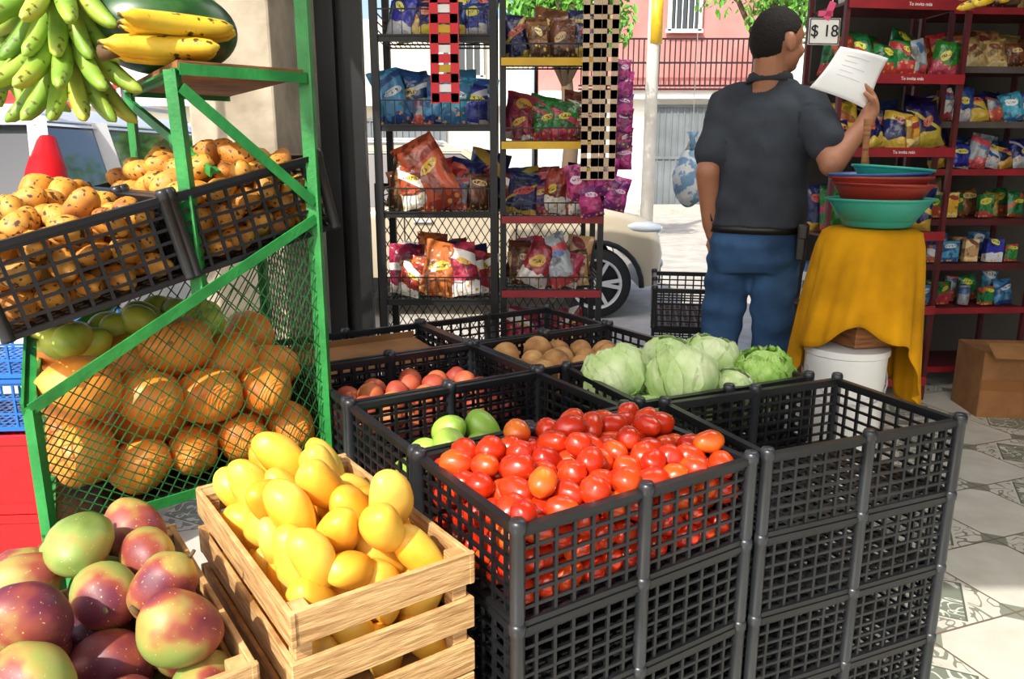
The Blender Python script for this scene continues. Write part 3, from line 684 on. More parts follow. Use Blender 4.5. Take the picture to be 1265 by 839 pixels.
# right racks
RedF=M('dark_red_rack_frame','#5a181e',.5,c2='#451318',vs=6)
R1=RZ(8); o1=Vector((1.86,3.86,0))
wirerack('store_shelf',o1,R1,.62,.34,[.12,.50,.88,1.29,1.63,1.96],2.3,[REDR],'dark red metal store shelf stocked with snack bags',wire=False,frame=RedF,railh=.045,textb='Te invita más')
org=(o1,R1); g='snack bags on the store shelves'; ex='on a red store shelf'
for z,cs in [(.50,['lblue','white','lblue','silver','blue']),(.88,['green','purple','yellow','green','navy']),(1.29,['navy','blue','navy','navy','yellow','navy']),(1.63,['orange','green','green','green','silver','green']),(1.96,['lblue','pink','white'])]:
    bagrow(cs,-.29,.29,.07,z,1.05,g,8,-8,org,ex,kinds=(0,1,2,2),gap=.02); bagrow(cs[::-1],-.29,.29,.19,z,1.3,g,8,-8,org,ex,gap=.02)
R2=RZ(4); o2=Vector((2.52,4.15,0))
wirerack('store_shelf',o2,R2,.62,.34,[.12,.45,.69,.93,1.19,1.43,1.70,1.98],2.3,[REDR,REDR,RedF,RedF,REDR,GREYR,GREYR],'dark red metal store shelf stocked with packets',wire=False,frame=RedF,railh=.032)
org=(o2,R2)
for z,cs,kd in [(.45,['lblue','green','silver','green','lblue'],(3,4,1)),(.69,['white','lblue','tan','blue','green'],(4,3)),(.93,['green','yellow','brown','green','tan','green'],(0,1,3)),(1.19,['navy','blue','silver','blue','navy','blue'],(0,1,2)),(1.43,['white','blue','navy','silver','lblue','blue'],(0,1)),(1.70,['brown','tan','tan','brown','orange'],(0,2)),(1.98,['yellow','brown','tan'],(0,2))]:
    bagrow(cs,-.29,.29,.07,z,.85,g,4,-8,org,ex,kinds=kd,gap=.06); bagrow(cs[::-1],-.29,.29,.19,z,.95,g,4,-8,org,ex,kinds=kd,gap=.08)
OIL=M('amber_oil_bottle','#b87e1e',.15,coat=.6); CAPY=M('yellow_cap','#d2b22a',.4)
mb=MB(); mb.lathe([(.001,0),(.032,0),(.035,.01),(.035,.07),(.031,.085),(.035,.1),(.034,.16),(.014,.2),(.013,.215),(.001,.215)],n=16); bmesh_=mb.mesh('oil_bottle',OIL,True)
mb=MB(); mb.lathe([(.016,.205),(.016,.235),(.001,.236)],n=12); cm=mb.mesh('cap',CAPY,True)
for r in range(2):
    for i in range(7):
        L=o1+R1@Vector((-.26+i*.083,.05+r*.09,.124)); o=mkobj('oil_bottle',bmesh_,None,L); thing(o,'plastic bottle of golden cooking oil on the bottom shelf','bottle','oil bottles on the bottom shelf'); mkobj('cap',cm,o)
p=W(1238,498,3.72)
e=empty('cardboard_box',(p.x+.01,3.74,0),RZ(-6)); thing(e,'open brown cardboard box on the tiled floor','box')
mb=MB(); w,d,h=.36,.28,.33
for sg in(-1,1): mb.box((0,sg*d/2,h/2),(w,.006,h)); mb.box((sg*w/2,0,h/2),(.006,d,h))
mb.box((0,0,.004),(w,d,.006)); mb.box((0,0,h-.03),(w-.01,d-.01,.004)); mb.make('box_body',CARDB,parent=e)
mb=MB(); mb.box((0,-d/2-.05,h+.02),(w,.11,.005),Matrix.Rotation(.5,3,'X')); mb.make('flap',CARDB,parent=e)
mb=MB(); mb.box((w/2+.05,0,h+.03),(.11,d,.005),Matrix.Rotation(-.6,3,'Y')); mb.make('flap',CARDB,parent=e)
mb=MB(); mb.box((0,-d/2-.005,h*.5),(w,.002,.05)); mb.make('packing_tape',M('brown_tape','#8a5a2a',.3),parent=e)
# ---------------------------------------------------------------- stool, cloth, bucket, basins
sx,sy=1.125,2.42
e=empty('plastic_bucket',(sx-.05,sy-.02,0)); thing(e,'white plastic bucket upholding the cloth covered stand','bucket')
mb=MB(); mb.lathe([(.001,.0),(.105,.0),(.107,.01),(.122,.50),(.128,.505),(.128,.52),(.122,.522),(.124,.64),(.130,.645),(.130,.665),(.115,.668),(.001,.668)],n=40); mb.make('bucket_body',WHITEP,True,e,autos=True)
mb=MB(); mb.path([(.127*math.cos(a),-.127*math.sin(a)-.004,.60-.10*math.sin(a)) for a in [i*math.pi/12 for i in range(13)]],.003,6); mb.make('handle',ALLOY,True,e)
mb=MB(); mb.box((0,0,.18),(.18,.18,.355))
thing(bevel(mb.make('wooden_stand',WOOD2,loc=(sx,sy,.67),R=RZ(15))),'wooden block stand hidden under yellow cloth','stand')
def cloth():
    mb=MB(); n=120; zt=1.036
    np_=16; vs=[];fs=[]
    for i in range(4):
        r=(.004,.07,.125,.142)[i]; z=zt-(0,0,.002,.012)[i]
        for k in range(n): a=2*math.pi*k/n; vs.append((r*math.cos(a),r*math.sin(a),z))
    for i in range(1,np_+1):
        t=i/np_
        for k in range(n):
            a=2*math.pi*k/n
            fr=max(0,math.cos(a+math.radians(105)))**.8
            rt=max(0,math.cos(a+math.radians(20)))**2
            zlen=.47-.20*fr+.11*rt+.018*math.sin(7*a+.6)
            f=t**.8
            r=.148+.048*f*(1+.2*math.cos(a-math.pi)) + f*(.013*math.sin(9*a+1+1.5*t)+.010*math.sin(5*a+f*2)+.005*math.sin(21*a+3*t))
            vs.append((r*math.cos(a),r*math.sin(a),zt-.022-zlen*t))
    for i in range(3+np_):
        for k in range(n): k2=(k+1)%n; fs.append((i*n+k,i*n+k2,(i+1)*n+k2,(i+1)*n+k))
    mb.add(vs,fs); o=mb.make('yellow_cloth',YCLOTH,True,loc=(sx,sy,0))
    m2=o.modifiers.new('t','SOLIDIFY'); m2.thickness=.003
    return thing(o,'mustard yellow cloth draped over the stand under basins','cloth')
cloth()
def basin(z,r,h,mat,lab,dx=0,tilt=0):
    mb=MB(); mb.lathe([(.001,0),(r*.6,0),(r*.64,.004),(r*.93,h*.9),(r*.97,h),(r*1.03,h+.003),(r*1.03,h-.003),(r*.975,h-.005),(r*.94,h*.86),(r*.66,.010),(.001,.008)][::1],n=44)
    o=mb.make('plastic_basin',mat,True,loc=(sx+dx,sy-.01,z),R=Matrix.Rotation(tilt,3,'Y')); return thing(o,lab,'basin','stacked plastic basins')
basin(1.042,.152,.085,TEAL,'teal round plastic basin at the bottom of a stack',.01)
basin(1.084,.144,.088,REDP,'red round plastic basin nested in the stack',.01,.03)
basin(1.108,.145,.085,REDP,'red round plastic basin nested in the stack',.004)
basin(1.124,.142,.080,BLUEP,'blue round plastic basin topping the stack',.002,-.03)
basin(1.150,.115,.07,TEAL,'small teal plastic basin inside the top basin',.035,.08)
mb=MB(); mb.path([(0,0,0),(-.01,0,.1),(-.012,0,.2)],[.018,.01,.012],8); thing(mb.make('wooden_pestle',WOOD2,True,loc=(sx-.035,sy,1.165)),'dark wooden pestle standing in the basins','pestle')
# ---------------------------------------------------------------- price card
p=W(1018,39,2.55); e=empty('price_card',p,RZ(6)); thing(e,'white hanging price card with black digits and pink clip','price card')
mb=MB(); mb.box((0,0,0),(.10,.003,.078)); 
mb.make('card',WHITE,parent=e)
mb=MB()
for sg in(-1,1): mb.box((sg*.047,-.002,0),(.003,.001,.075)); mb.box((0,-.002,sg*.036),(.095,.001,.003))
mb.make('card_border',INK,parent=e)
text('$ 18',.05,INK,e,(0,-.003,0),UP)
mb=MB(); mb.box((.012,0,.06),(.02,.006,.055),Matrix.Rotation(.35,3,'Y')); mb.box((0,0,.052),(.045,.006,.016)); mb.make('clip',M('pink_clip','#e0527e',.4),parent=e)
mb=MB(); mb.tube((.02,0,.085),(.02,0,2.71-p.z),.0015,n=5); mb.make('string',WHITE,parent=e)
# ---------------------------------------------------------------- man
def ring(c,hw,hd,rv,fv,n=24,pw=2.4):
    out=[]
    for k in range(n):
        t=2*math.pi*k/n; ct,st=math.cos(t),math.sin(t)
        x=abs(ct)**(2/pw)*(1 if ct>0 else -1); y=abs(st)**(2/pw)*(1 if st>0 else -1)
        out.append(Vector(c)+rv*hw*x+fv*hd*y)
    return out
man=empty('person',(.9,2.86,0)); thing(man,'man in charcoal polo and jeans standing and holding up a paper','person')
mo=man.location
fv=Vector((.42,.907,0)).normalized(); rv=Vector((fv.y,-fv.x,0))
def Q(u,v,D): return W(u,v,D)-mo
def tc(u,z): return Vector((W(u,200,2.86).x-mo.x,0,z))
LS=Q(898,122,2.93); RS=Q(1000,126,2.79); LE=Q(874,212,2.84); LWr=Q(877,278,2.88); RE=Q(1028,202,2.62); RWr=Q(1066,155,2.66)
hc=Q(959,52,2.83)
nk=Q(950,99,2.86)
hf=Vector((.92,.39,0)).normalized(); hs=Vector((hf.y,-hf.x,0))
HR=Matrix((hf,-hs,Vector((0,0,1)))).transposed()
def HP(f,s,z): return hc+hf*f+hs*s+Vector((0,0,z))
def hand(mb,pos,dr,nrm,side,curl,sc=1.0):
    dr=dr.normalized(); nrm=(nrm-dr*nrm.dot(dr)).normalized(); side=side.normalized()
    side=(side-dr*side.dot(dr)-nrm*side.dot(nrm)).normalized()
    R=Matrix((dr,side,dr.cross(side))).transposed()
    mb.ell(pos,(.048*sc,.040*sc,.017*sc),R,16,10)
    for i,(o_,ln) in enumerate([(.029,.95),(.010,1.06),(-.010,1.0),(-.028,.8)]):
        p=pos+dr*.036*sc+side*o_*sc; ang=0
        for j,l in enumerate((.040,.025,.020)):
            ang+=curl[j]*(1+.10*i); d=(dr*math.cos(ang)+nrm*math.sin(ang)+side*o_*3).normalized()
            q=p+d*l*ln*sc; mb.cap_(p,q,(.0092-.0008*j)*sc,(.0086-.0009*j)*sc,10); p=q
    p=pos+side*.030*sc-dr*.018*sc; d=(side*.75+dr*.6+nrm*.25).normalized()
    for j,l in enumerate((.038,.028)):
        q=p+d*l*sc; mb.cap_(p,q,.0115*sc,.0095*sc,10); p=q; d=(dr*.85+side*.1+nrm*.5).normalized()
mb=MB()
mb.loft([ring(tc(938,z),hw,hd,rv,fv) for z,hw,hd in((.90,.12,.085),(1.05,.12,.085),(1.2,.12,.085),(1.34,.12,.08),(1.42,.085,.06),(1.48,.05,.05))])
mb.cap_(nk+Vector((0,0,-.05)),HP(-.018,0,-.05),.060,.058)
mb.ell(hc+Vector((0,0,.018)),(.095,.076,.094),HR,24,18)
mb.ell(HP(.020,0,-.045),(.070,.062,.060),HR); mb.ell(HP(.054,0,-.078),(.034,.036,.022),HR)
mb.ell(HP(.070,0,.022),(.026,.055,.016),HR)
mb.cap_(HP(.088,0,.005),HP(.108,0,-.026),.009,.014); mb.ell(HP(.096,0,-.032),(.014,.019,.009),HR)
mb.ell(HP(.083,0,-.054),(.015,.025,.010),HR); mb.ell(HP(.082,0,-.064),(.014,.022,.008),HR)
for sg in(-1,1):
    mb.ell(HP(-.004,sg*.080,-.010),(.019,.010,.032),HR@Matrix.Rotation(-.2,3,'Y')); mb.ell(HP(.06,sg*.035,-.03),(.03,.024,.026),HR)
for S_,E_,W_ in((LS,LE,LWr),(RS,RE,RWr)):
    mb.cap_(S_+Vector((0,0,-.03)),E_,.045,.042); mb.cap_(E_,W_,.044,.028)
mb.cap_(LS+Vector((0,0,-.03)),nk+Vector((0,0,-.09)),.04,.045); mb.cap_(RS+Vector((0,0,-.03)),nk+Vector((0,0,-.09)),.04,.045)
mb.cap_(RWr,Q(1076,136,2.675),.029,.027)
hand(mb,Q(1079,128,2.69),Vector((-.25,.25,1)),Vector((-.9,.35,.1)),Vector((-.1,-.9,.1)),(.55,.6,.5),.98)
mb.cap_(LWr,Q(880,292,2.89),.026,.023)
hand(mb,Q(881,304,2.90),Vector((.06,.05,-1)),Vector((.8,.2,0)),Vector((.2,.9,0)),(.3,.4,.4),.95)
for sg in(-1,1):
    hip=tc(938,.90)+rv*sg*.08; kn=tc(934,.48)+rv*sg*.095+fv*.03; an=tc(932,.09)+rv*sg*.11
    mb.cap_(hip,kn,.065,.050); mb.cap_(kn,an,.050,.036)
body=remeshed(mb,'body',SKIN,.0062,man,3)
for sg in(-1,1):
    m2=MB(); m2.ell(HP(.081,sg*.031,.0),(.010,.012,.008),HR,12,8); m2.make('eye',WHITE,True,man)
    m2=MB(); m2.ell(HP(.089,sg*.031,.0),(.004,.006,.006),HR,10,8); m2.make('iris',INK,True,man)
    m2=MB(); m2.path([HP(.090,sg*.014,.020),HP(.090,sg*.032,.026),HP(.078,sg*.05,.020)],[.003,.004,.002],6); m2.make('eyebrow',HAIR,True,man)
def hairkeep(f,s,z):
    j=.006*noise.noise(Vector((f*90,s*90,z*90)))
    if f>.052: return z>.058+j
    if f>.012: return z>.014+.9*(f-.012)+j
    if f>-.030: return z>.018+j
    return z>-.058+.5*max(0,f+.06)+j
m2=MB(); nu,nv=110,84; c0=hc+Vector((0,0,.012)); vs=[];fs=[];ok=[]
for i in range(nv+1):
    ph=math.pi*i/nv
    for k in range(nu):
        t=2*math.pi*k/nu; d=Vector((math.sin(ph)*math.cos(t),math.sin(ph)*math.sin(t),math.cos(ph)))
        l=Vector((d.x*.099,d.y*.0795,d.z*.104)); keep=hairkeep(l.x,l.y,l.z+.012)
        l*=1+.012*noise.noise(d*9)+.006*noise.noise(d*30)
        vs.append(c0+HR@l); ok.append(keep)
for i in range(nv):
    for k in range(nu):
        q=(i*nu+k,(i+1)*nu+k,(i+1)*nu+(k+1)%nu,i*nu+(k+1)%nu)
        if all(ok[x] for x in q): fs.append(q)
m2.add(vs,fs); o=m2.make('hair',HAIR,True,man); md=o.modifiers.new('t','SOLIDIFY'); md.thickness=.008; md.offset=-1
# shirt
mb=MB()
mb.loft([ring(tc(u,z),hw,hd,rv,fv,28,2.3) for u,z,hw,hd in((939,1.005,.174,.135),(939,1.05,.174,.135),(939,1.12,.168,.130),(939,1.20,.168,.125),(940,1.30,.176,.122),(943,1.37,.182,.118),(946,1.42,.168,.104),(949,1.46,.120,.086),(951,1.49,.080,.076),(952,1.515,.070,.072))])
mb.cap_(LS+rv*.005+Vector((0,0,-.012)),LS.lerp(LE,.78),.060,.062); mb.cap_(RS+Vector((0,0,-.012)),RS.lerp(RE,.68),.066,.064)
mb.cap_(LS+Vector((0,0,-.012)),nk+Vector((0,0,-.055)),.058,.062); mb.cap_(RS+Vector((0,0,-.012)),nk+Vector((0,0,-.055)),.060,.062)
sh=remeshed(mb,'polo_shirt',SHIRT,.008,man,4)
for v_ in sh.data.vertices:
    p=v_.co; n=v_.normal
    w_=noise.noise(Vector((p.x*5+p.z*5,p.y*5,p.z*12)))*.016+noise.noise(Vector((p.x*14+p.z*9,p.y*16,p.z*10+4)))*.009
    v_.co=p+n*w_
m2=MB(); cr=[]
for dz,e_ in((-.01,.084),(.022,.075),(.024,.070),(-.008,.078)): cr.append([nk+Vector((.004,0,dz-.005))+rv*e_*math.cos(t)+fv*(e_*math.sin(t))+Vector((0,0,-.01*math.sin(t))) for t in [2*math.pi*k/24 for k in range(24)]])
m2.loft(cr+[cr[0]]); m2.make('shirt_collar',M('collar_dark','#2c3036',.9),True,man)
# jeans
mb=MB()
mb.loft([ring(tc(u,z),hw,hd,rv,fv,28,2.3) for u,z,hw,hd in((938,.84,.150,.108),(938,.88,.160,.122),(938,.94,.162,.122),(938,1.0,.156,.114),(938,1.045,.148,.106))])
for sg in(-1,1):
    hip=tc(938,.87)+rv*sg*.082; kn=tc(934,.48)+rv*sg*.098+fv*.03; an=tc(932,.10)+rv*sg*.115
    mb.cap_(hip,kn,.088,.068); mb.cap_(kn,an,.068,.060)
jn=remeshed(mb,'jeans',JEANS,.008,man,3)
for v_ in jn.data.vertices:
    p=v_.co; v_.co=p+v_.normal*(noise.noise(Vector((p.x*7,p.y*7,p.z*18)))*.014*min(1,max(0,(1.0-p.z)*8)))
m2=MB(); cr=[ring(tc(938,z),hw,hd,rv,fv,28,2.3) for z,hw,hd in((.985,.166,.125),(1.015,.165,.124),(1.015,.158,.118),(.985,.158,.118))]; m2.loft(cr+[cr[0]]); m2.make('belt',LEATHER,True,man)
pp=tc(938,.960)+rv*.172-fv*.055; m2=MB(); m2.box(pp,(.03,.075,.13),Matrix((rv,fv,Vector((0,0,1)))).transposed()); m2.box(pp+Vector((0,0,.035))+rv*.004,(.032,.078,.05),Matrix((rv,fv,Vector((0,0,1)))).transposed()); bevel(m2.make('phone_pouch',LEATHER,parent=man),.006,3)
for sg in(-1,1):
    an=tc(932,0)+rv*sg*.115; m2=MB(); FR=Matrix((fv,-rv,Vector((0,0,1)))).transposed()
    m2.ell(an+fv*.05+Vector((0,0,.045)),(.14,.05,.045),FR,20,12,fn=lambda p,d:Vector((p.x,p.y,max(p.z,-.04)))); m2.ell(an+Vector((0,0,.07)),(.06,.048,.05),FR); m2.box(an+fv*.05+Vector((0,0,.010)),(.27,.095,.018),FR)
    m2.make('shoe',LEATHER,True,man,autos=True)
# paper sheet
pc4=[W(1000,108,2.67),W(1068,136,2.69),W(1098,72,2.70),W(1040,57,2.68)]
mb=MB(); n=14; vs=[];fs=[]; nn=(pc4[1]-pc4[0]).cross(pc4[3]-pc4[0]).normalized()
def PPt(x,y,off=0): return pc4[0]*(1-x)*(1-y)+pc4[1]*x*(1-y)+pc4[2]*x*y+pc4[3]*(1-x)*y+nn*(.02*math.sin(x*3.1)+.012*math.sin(y*4+x*2)+off)
for i in range(n+1):
    for j in range(n+1): vs.append(PPt(i/n,j/n))
for i in range(n):
    for j in range(n): a=i*(n+1)+j; fs.append((a,a+1,a+n+2,a+n+1))
po=sum(pc4,Vector())/4; mb.add([v-po for v in vs],fs); o=mb.make('paper_sheet',PAPER,True,loc=po); o.modifiers.new('t','SOLIDIFY').thickness=.001
thing(o,'white printed paper sheet held up by the man','paper')
mb=MB()
for k in range(5):
    y=.4+.11*k; pts=[PPt(.2+.05*i,y,(-.002 if nn.y>0 else .002))-po for i in range(6 if k%2 else 10)]; mb.path(pts,.0005,4)
mb.make('printed_text',M('pale_ink','#a8aeba',.8),parent=o)
# hanging bag of packets
mb=MB(); mb.ell((0,0,-.02),(.085,.06,.14),None,26,20,fn=lambda p,d:Vector((p.x*(1-.35*max(0,d.z)),p.y*(1-.35*max(0,d.z)),p.z))*(1+.10*noise.noise(d*3.5)))
mb.path([(0,0,.10),(0,0,.15),(0,0,.18)],[.03,.012,.03],10)
o=mb.make('bag_of_packets',M('printed_clear_bag','#e6ebee',.25,c2='#7fa9cf',vs=22,sharp=True,bump=.5,bs=40),True,loc=W(853,212,3.7)); thing(o,'hanging white and blue plastic bag of packets','bag')
m2=MB(); m2.tube((0,0,.17),(0,0,2.71-o.location.z),.002,n=5); m2.make('string',WHITE,parent=o)
# ---------------------------------------------------------------- cars
def wheel_mesh():
    tm=MB(); R_=.335; w=.11
    prof=[(R_*.70,-w),(R_*.9,-w),(R_*.98,-w*.8),(R_,-w*.5),(R_,w*.5),(R_*.98,w*.8),(R_*.9,w),(R_*.70,w)]
    tm.lathe(prof,n=40); t=tm.mesh('tyre',RUBBER,True)
    rm=MB(); rm.lathe([(R_*.70,-w),(R_*.70,w)],n=40,mi=0); rm.lathe([(R_*.70,w*.9),(R_*.72,w*1.03),(R_*.66,w*.98),(R_*.64,w*.7)],n=40,mi=0); rm.lathe([(R_*.68,w*.2),(.001,w*.2)],n=40,mi=1)
    for k in range(5):
        for dd in(-.16,.16):
            a=2*math.pi*k/5+dd; rm.bar((.03*math.cos(a-dd),.03*math.sin(a-dd),w*.75),(R_*.68*math.cos(a),R_*.68*math.sin(a),w*.9),.034,.022,mi=0)
    rm.lathe([(.05,w*.4),(.05,w*.85),(.001,w*.9)],n=16); r=rm.mesh('rim',[ALLOY,BLACKM],False)
    return t,r
TYRE,RIMM=wheel_mesh()
def car(name,loc,R,paint,label):
    e=empty(name,loc,R); thing(e,label,'car')
    def arch(cx,r,n=14): return [(cx+r*math.cos(math.pi*i/n),.30+r*math.sin(math.pi*i/n)) for i in range(n+1)]
    prof=[(-2.1,.32),(-2.16,.5),(-2.17,.9),(-2.12,1.02),(-1.0,1.05),(.3,1.08),(.85,1.09),(1.25,1.07),(1.6,1.02),(1.85,.94),(1.98,.84),(2.03,.6),(2.0,.3)]
    prof+=arch(1.38,.41)+arch(-1.32,.41)
    n=len(prof); mb=MB(); hw=.9
    vs=[(x,-hw,z) for x,z in prof]+[(x,hw,z) for x,z in prof]
    fs=[tuple(range(n))[::-1],tuple(n+i for i in range(n))]+[(i,(i+1)%n,n+(i+1)%n,n+i) for i in range(n)]
    mb.add(vs,fs); o=mb.make('car_body',paint,parent=e,autos=True)
    bm=bmesh.new(); bm.from_mesh(o.data); ed=[q for q in bm.edges if abs(abs(q.verts[0].co.y)-hw)<1e-4 and abs(q.verts[0].co.y-q.verts[1].co.y)<1e-4 and (min(q.verts[0].co.z,q.verts[1].co.z)>.8 or min(q.verts[0].co.x,q.verts[1].co.x)>1.95)]
    bmesh.ops.bevel(bm,geom=ed,offset=.12,segments=5,profile=.6,affect='EDGES')
    for q in bm.edges: q.smooth=not(len(q.link_faces)==2 and q.calc_face_angle(0)>math.radians(35))
    for q in bm.faces: q.smooth=True
    for v_ in bm.verts:
        if v_.co.x>1.2: v_.co.y*=1-.16*((v_.co.x-1.2)/.85)**2
    bm.to_mesh(o.data); bm.free()
    b=[(-2.05,.84),(.95,.84)]; t=[(-1.72,.66),(.12,.66)]
    z0,z1=1.03,1.56
    vs=[(b[0][0],-.84,z0),(b[1][0],-.84,z0),(b[1][0],.84,z0),(b[0][0],.84,z0),(t[0][0],-.66,z1),(t[1][0],-.66,z1),(t[1][0],.66,z1),(t[0][0],.66,z1)]
    mb=MB(); mb.add(vs,[(0,1,5,4),(1,2,6,5),(2,3,7,6),(3,0,4,7),(4,5,6,7)]); mb.make('window_glass',GLASS,parent=e)
    mb=MB(); V=[Vector(v) for v in vs]
    for i in range(4): mb.bar(V[i],V[i+4],.07,.05)
    for sg in(-1,1):
        for x in(-.45,-1.35): mb.bar((x*1.02,sg*.845,z0),(x*.9-.05,sg*.668,z1),.075,.03)
    vs2=[(t[0][0]-.05,-.68,z1-.02),(t[1][0]+.06,-.68,z1-.02),(t[1][0]+.06,.68,z1-.02),(t[0][0]-.05,.68,z1-.02),(t[0][0]+.1,-.55,z1+.07),(t[1][0]-.15,-.55,z1+.07),(t[1][0]-.15,.55,z1+.07),(t[0][0]+.1,.55,z1+.07)]
    mb.add(vs2,[(0,1,5,4),(1,2,6,5),(2,3,7,6),(3,0,4,7),(4,5,6,7),(0,3,2,1)]); mb.make('roof',paint,parent=e)
    for sg in(-1,1):
        m2=MB(); m2.path([(t[0][0]+.1,sg*.6,z1+.06),(t[0][0]+.2,sg*.6,z1+.11),(t[1][0]-.3,sg*.6,z1+.11),(t[1][0]-.2,sg*.6,z1+.06)],.014,8); m2.make('roof_rail',ALLOY,True,e)
        for wx in(1.38,-1.32):
            w=mkobj('wheel',None,e,(wx,sg*.79,.335),Matrix.Rotation(-sg*math.pi/2,3,'X')); mkobj('tyre',TYRE,w); mkobj('rim',RIMM,w)
            m2=MB(); pts=[(wx+.43*math.cos(a),sg*.885,.30+.43*math.sin(a)) for a in [math.pi*i/14 for i in range(15)]]; m2.path(pts,.028,6); m2.make('wheel_arch_trim',BLACKM,True,e)
        m2=MB(); m2.ell((1.80,sg*.73,.86),(.24,.115,.07),Matrix.Rotation(.12,3,'Y')@Matrix.Rotation(-sg*.3,3,'Z')); m2.make('headlamp',LAMPG,True,e)
        m2=MB(); m2.ell((2.0,sg*.6,.5),(.06,.1,.06)); m2.make('fog_lamp',LAMPG,True,e)
        m2=MB(); m2.path([(-2.13,sg*.80,.92),(-2.08,sg*.82,1.04),(-1.98,sg*.80,1.20),(-1.86,sg*.755,1.36),(-1.76,sg*.71,1.48)],[.05,.11,.10,.075,.04],12,ratio=.75); m2.make('tail_light',TAIL,True,e)
        m2=MB(); m2.box((.02,sg*.905,.33),(1.8,.03,.14)); m2.make('sill_trim',BLACKM,parent=e)
        m2=MB(); m2.ell((.72,sg*1.0,1.1),(.06,.11,.075)); m2.make('side_mirror',paint,True,e)
        for hx_ in(-.25,-1.15):
            m2=MB(); m2.box((hx_,sg*.912,.93),(.17,.02,.03)); m2.make('door_handle',ALLOY,parent=e)
        for dx_ in(.62,-.42):
            m2=MB(); m2.box((dx_,sg*.901,.70),(.01,.004,.66)); m2.make('door_seam',BLACKM,parent=e)
    m2=MB(); m2.box((1.96,0,.42),(.12,1.45,.22)); bevel(m2.make('front_bumper',BLACKM,parent=e),.03,3)
    m2=MB(); m2.box((2.01,0,.75),(.05,.9,.16)); m2.make('grille',BLACKM,parent=e)
    m2=MB(); m2.box((-2.12,0,.42),(.14,1.7,.22)); bevel(m2.make('rear_bumper',BLACKM,parent=e),.03,3)
    return e
car('car',(-.58,8.1,-.25),RZ(0),CHAMP,'champagne coloured SUV parked on the sunny street')
car('car',(-2.60,4.98,-.16),RZ(90),CWHITE,'white SUV with red tail lights parked by the kerb')
# ---------------------------------------------------------------- street
PINK=M('pink_wall','#c8807a',.9,c2='#b8706a',vs=1.2); CREAM=M('cream_wall','#dcd6c6',.9,c2='#cbc4b2',vs=1.0); GATE=M('grey_gate_paint','#6d7478',.6,c2='#5d6468',vs=1.5); BWH=M('white_wall','#e4e2dc',.9)
def house(name,x0,x1,zt,low,up,zm,label,gates=(),wins=()):
    e=empty(name,((x0+x1)/2,26.5,-.25)); thing(e,label,'building'); w=x1-x0
    mb=MB(); mb.box((0,0,zm/2),(w,5,zm)); mb.make('ground_storey',low,parent=e)
    if zt>zm: mb=MB(); mb.box((0,.2,(zm+zt)/2),(w,4.6,zt-zm)); mb.make('upper_storey',up,parent=e); mb=MB(); mb.box((0,-2.6,zm),(w,.7,.22)); mb.make('ledge',BWH,parent=e)
    for (gx0,gx1,gz) in gates:
        g=mkobj('gate',None,e,((gx0+gx1)/2-(x0+x1)/2,-2.55,0)); mb=MB(); gw=gx1-gx0
        mb.box((0,0,gz/2),(gw,.06,gz)); k=int(gw/.18)
        for i in range(k+1): mb.box((-gw/2+gw*i/k,-.04,gz/2),(.04,.05,gz))
        for z in(.05,gz*.5,gz): mb.box((0,-.05,z),(gw,.05,.08))
        mb.make('gate_leaf',GATE,parent=g)
    for (wx,wz,ww,wh) in wins:
        mb=MB(); mb.box((wx-(x0+x1)/2,-2.16,wz),(ww,.08,wh),mi=0)
        for i in range(6): mb.box((wx-(x0+x1)/2-ww/2+ww*i/5,-2.28,wz),(.03,.03,wh),mi=1)
        for sg in(-1,1): mb.box((wx-(x0+x1)/2,-2.25,wz+sg*wh/2),(ww+.2,.12,.1),mi=1); mb.box((wx-(x0+x1)/2+sg*ww/2,-2.25,wz),(.1,.12,wh),mi=1)
        mb.make('window',[GLASS,BWH],parent=e)
    return e
house('house',.8,8.2,7.5,BWH,PINK,3.3,'pink two storey house with grey metal gate and balcony',gates=[(4.2,6.1,3.0)],wins=[(5.1,5.9,.9,1.5),(2.3,5.9,.9,1.5)])
house('house',-16,.6,5.5,CREAM,CREAM,3.1,'cream rendered house across the street',gates=[(-5,-2,2.6)],wins=[(-8,4.4,1.2,1.1),(-1.5,4.4,1.2,1.1)])
house('house',8.4,20,6.5,BWH,CREAM,3.2,'white house across the street',gates=[(10,12.5,2.8)],wins=[(11,5,1.2,1.2)])
e=empty('balcony_railing',(4.9,23.45,3.17)); thing(e,'dark wrought iron balcony railing on the pink house','railing')
mb=MB()
for i in range(40): mb.box((-2.9+i*.15,0,.75),(.035,.035,1.3))
for z in(.02,.12,.75,1.4): mb.box((0,0,z),(5.95,.05,.05))
mb.make('railing_bars',BLACKM,parent=e)
e=empty('utility_pole',W(800,235,15.5)); e.location.z=-.25; thing(e,'tall white utility pole with a yellow painted band','pole')
mb=MB(); mb.tube((0,0,0),(0,0,8),.13,.10,14); mb.make('pole_shaft',M('pole_concrete','#cfccc4',.8,c2='#bdb9af',vs=3),True,e)
mb=MB(); mb.tube((.03,-.01,3.6),(.03,-.01,4.6),.132,.128,14); mb.make('yellow_band',YELR,True,e)
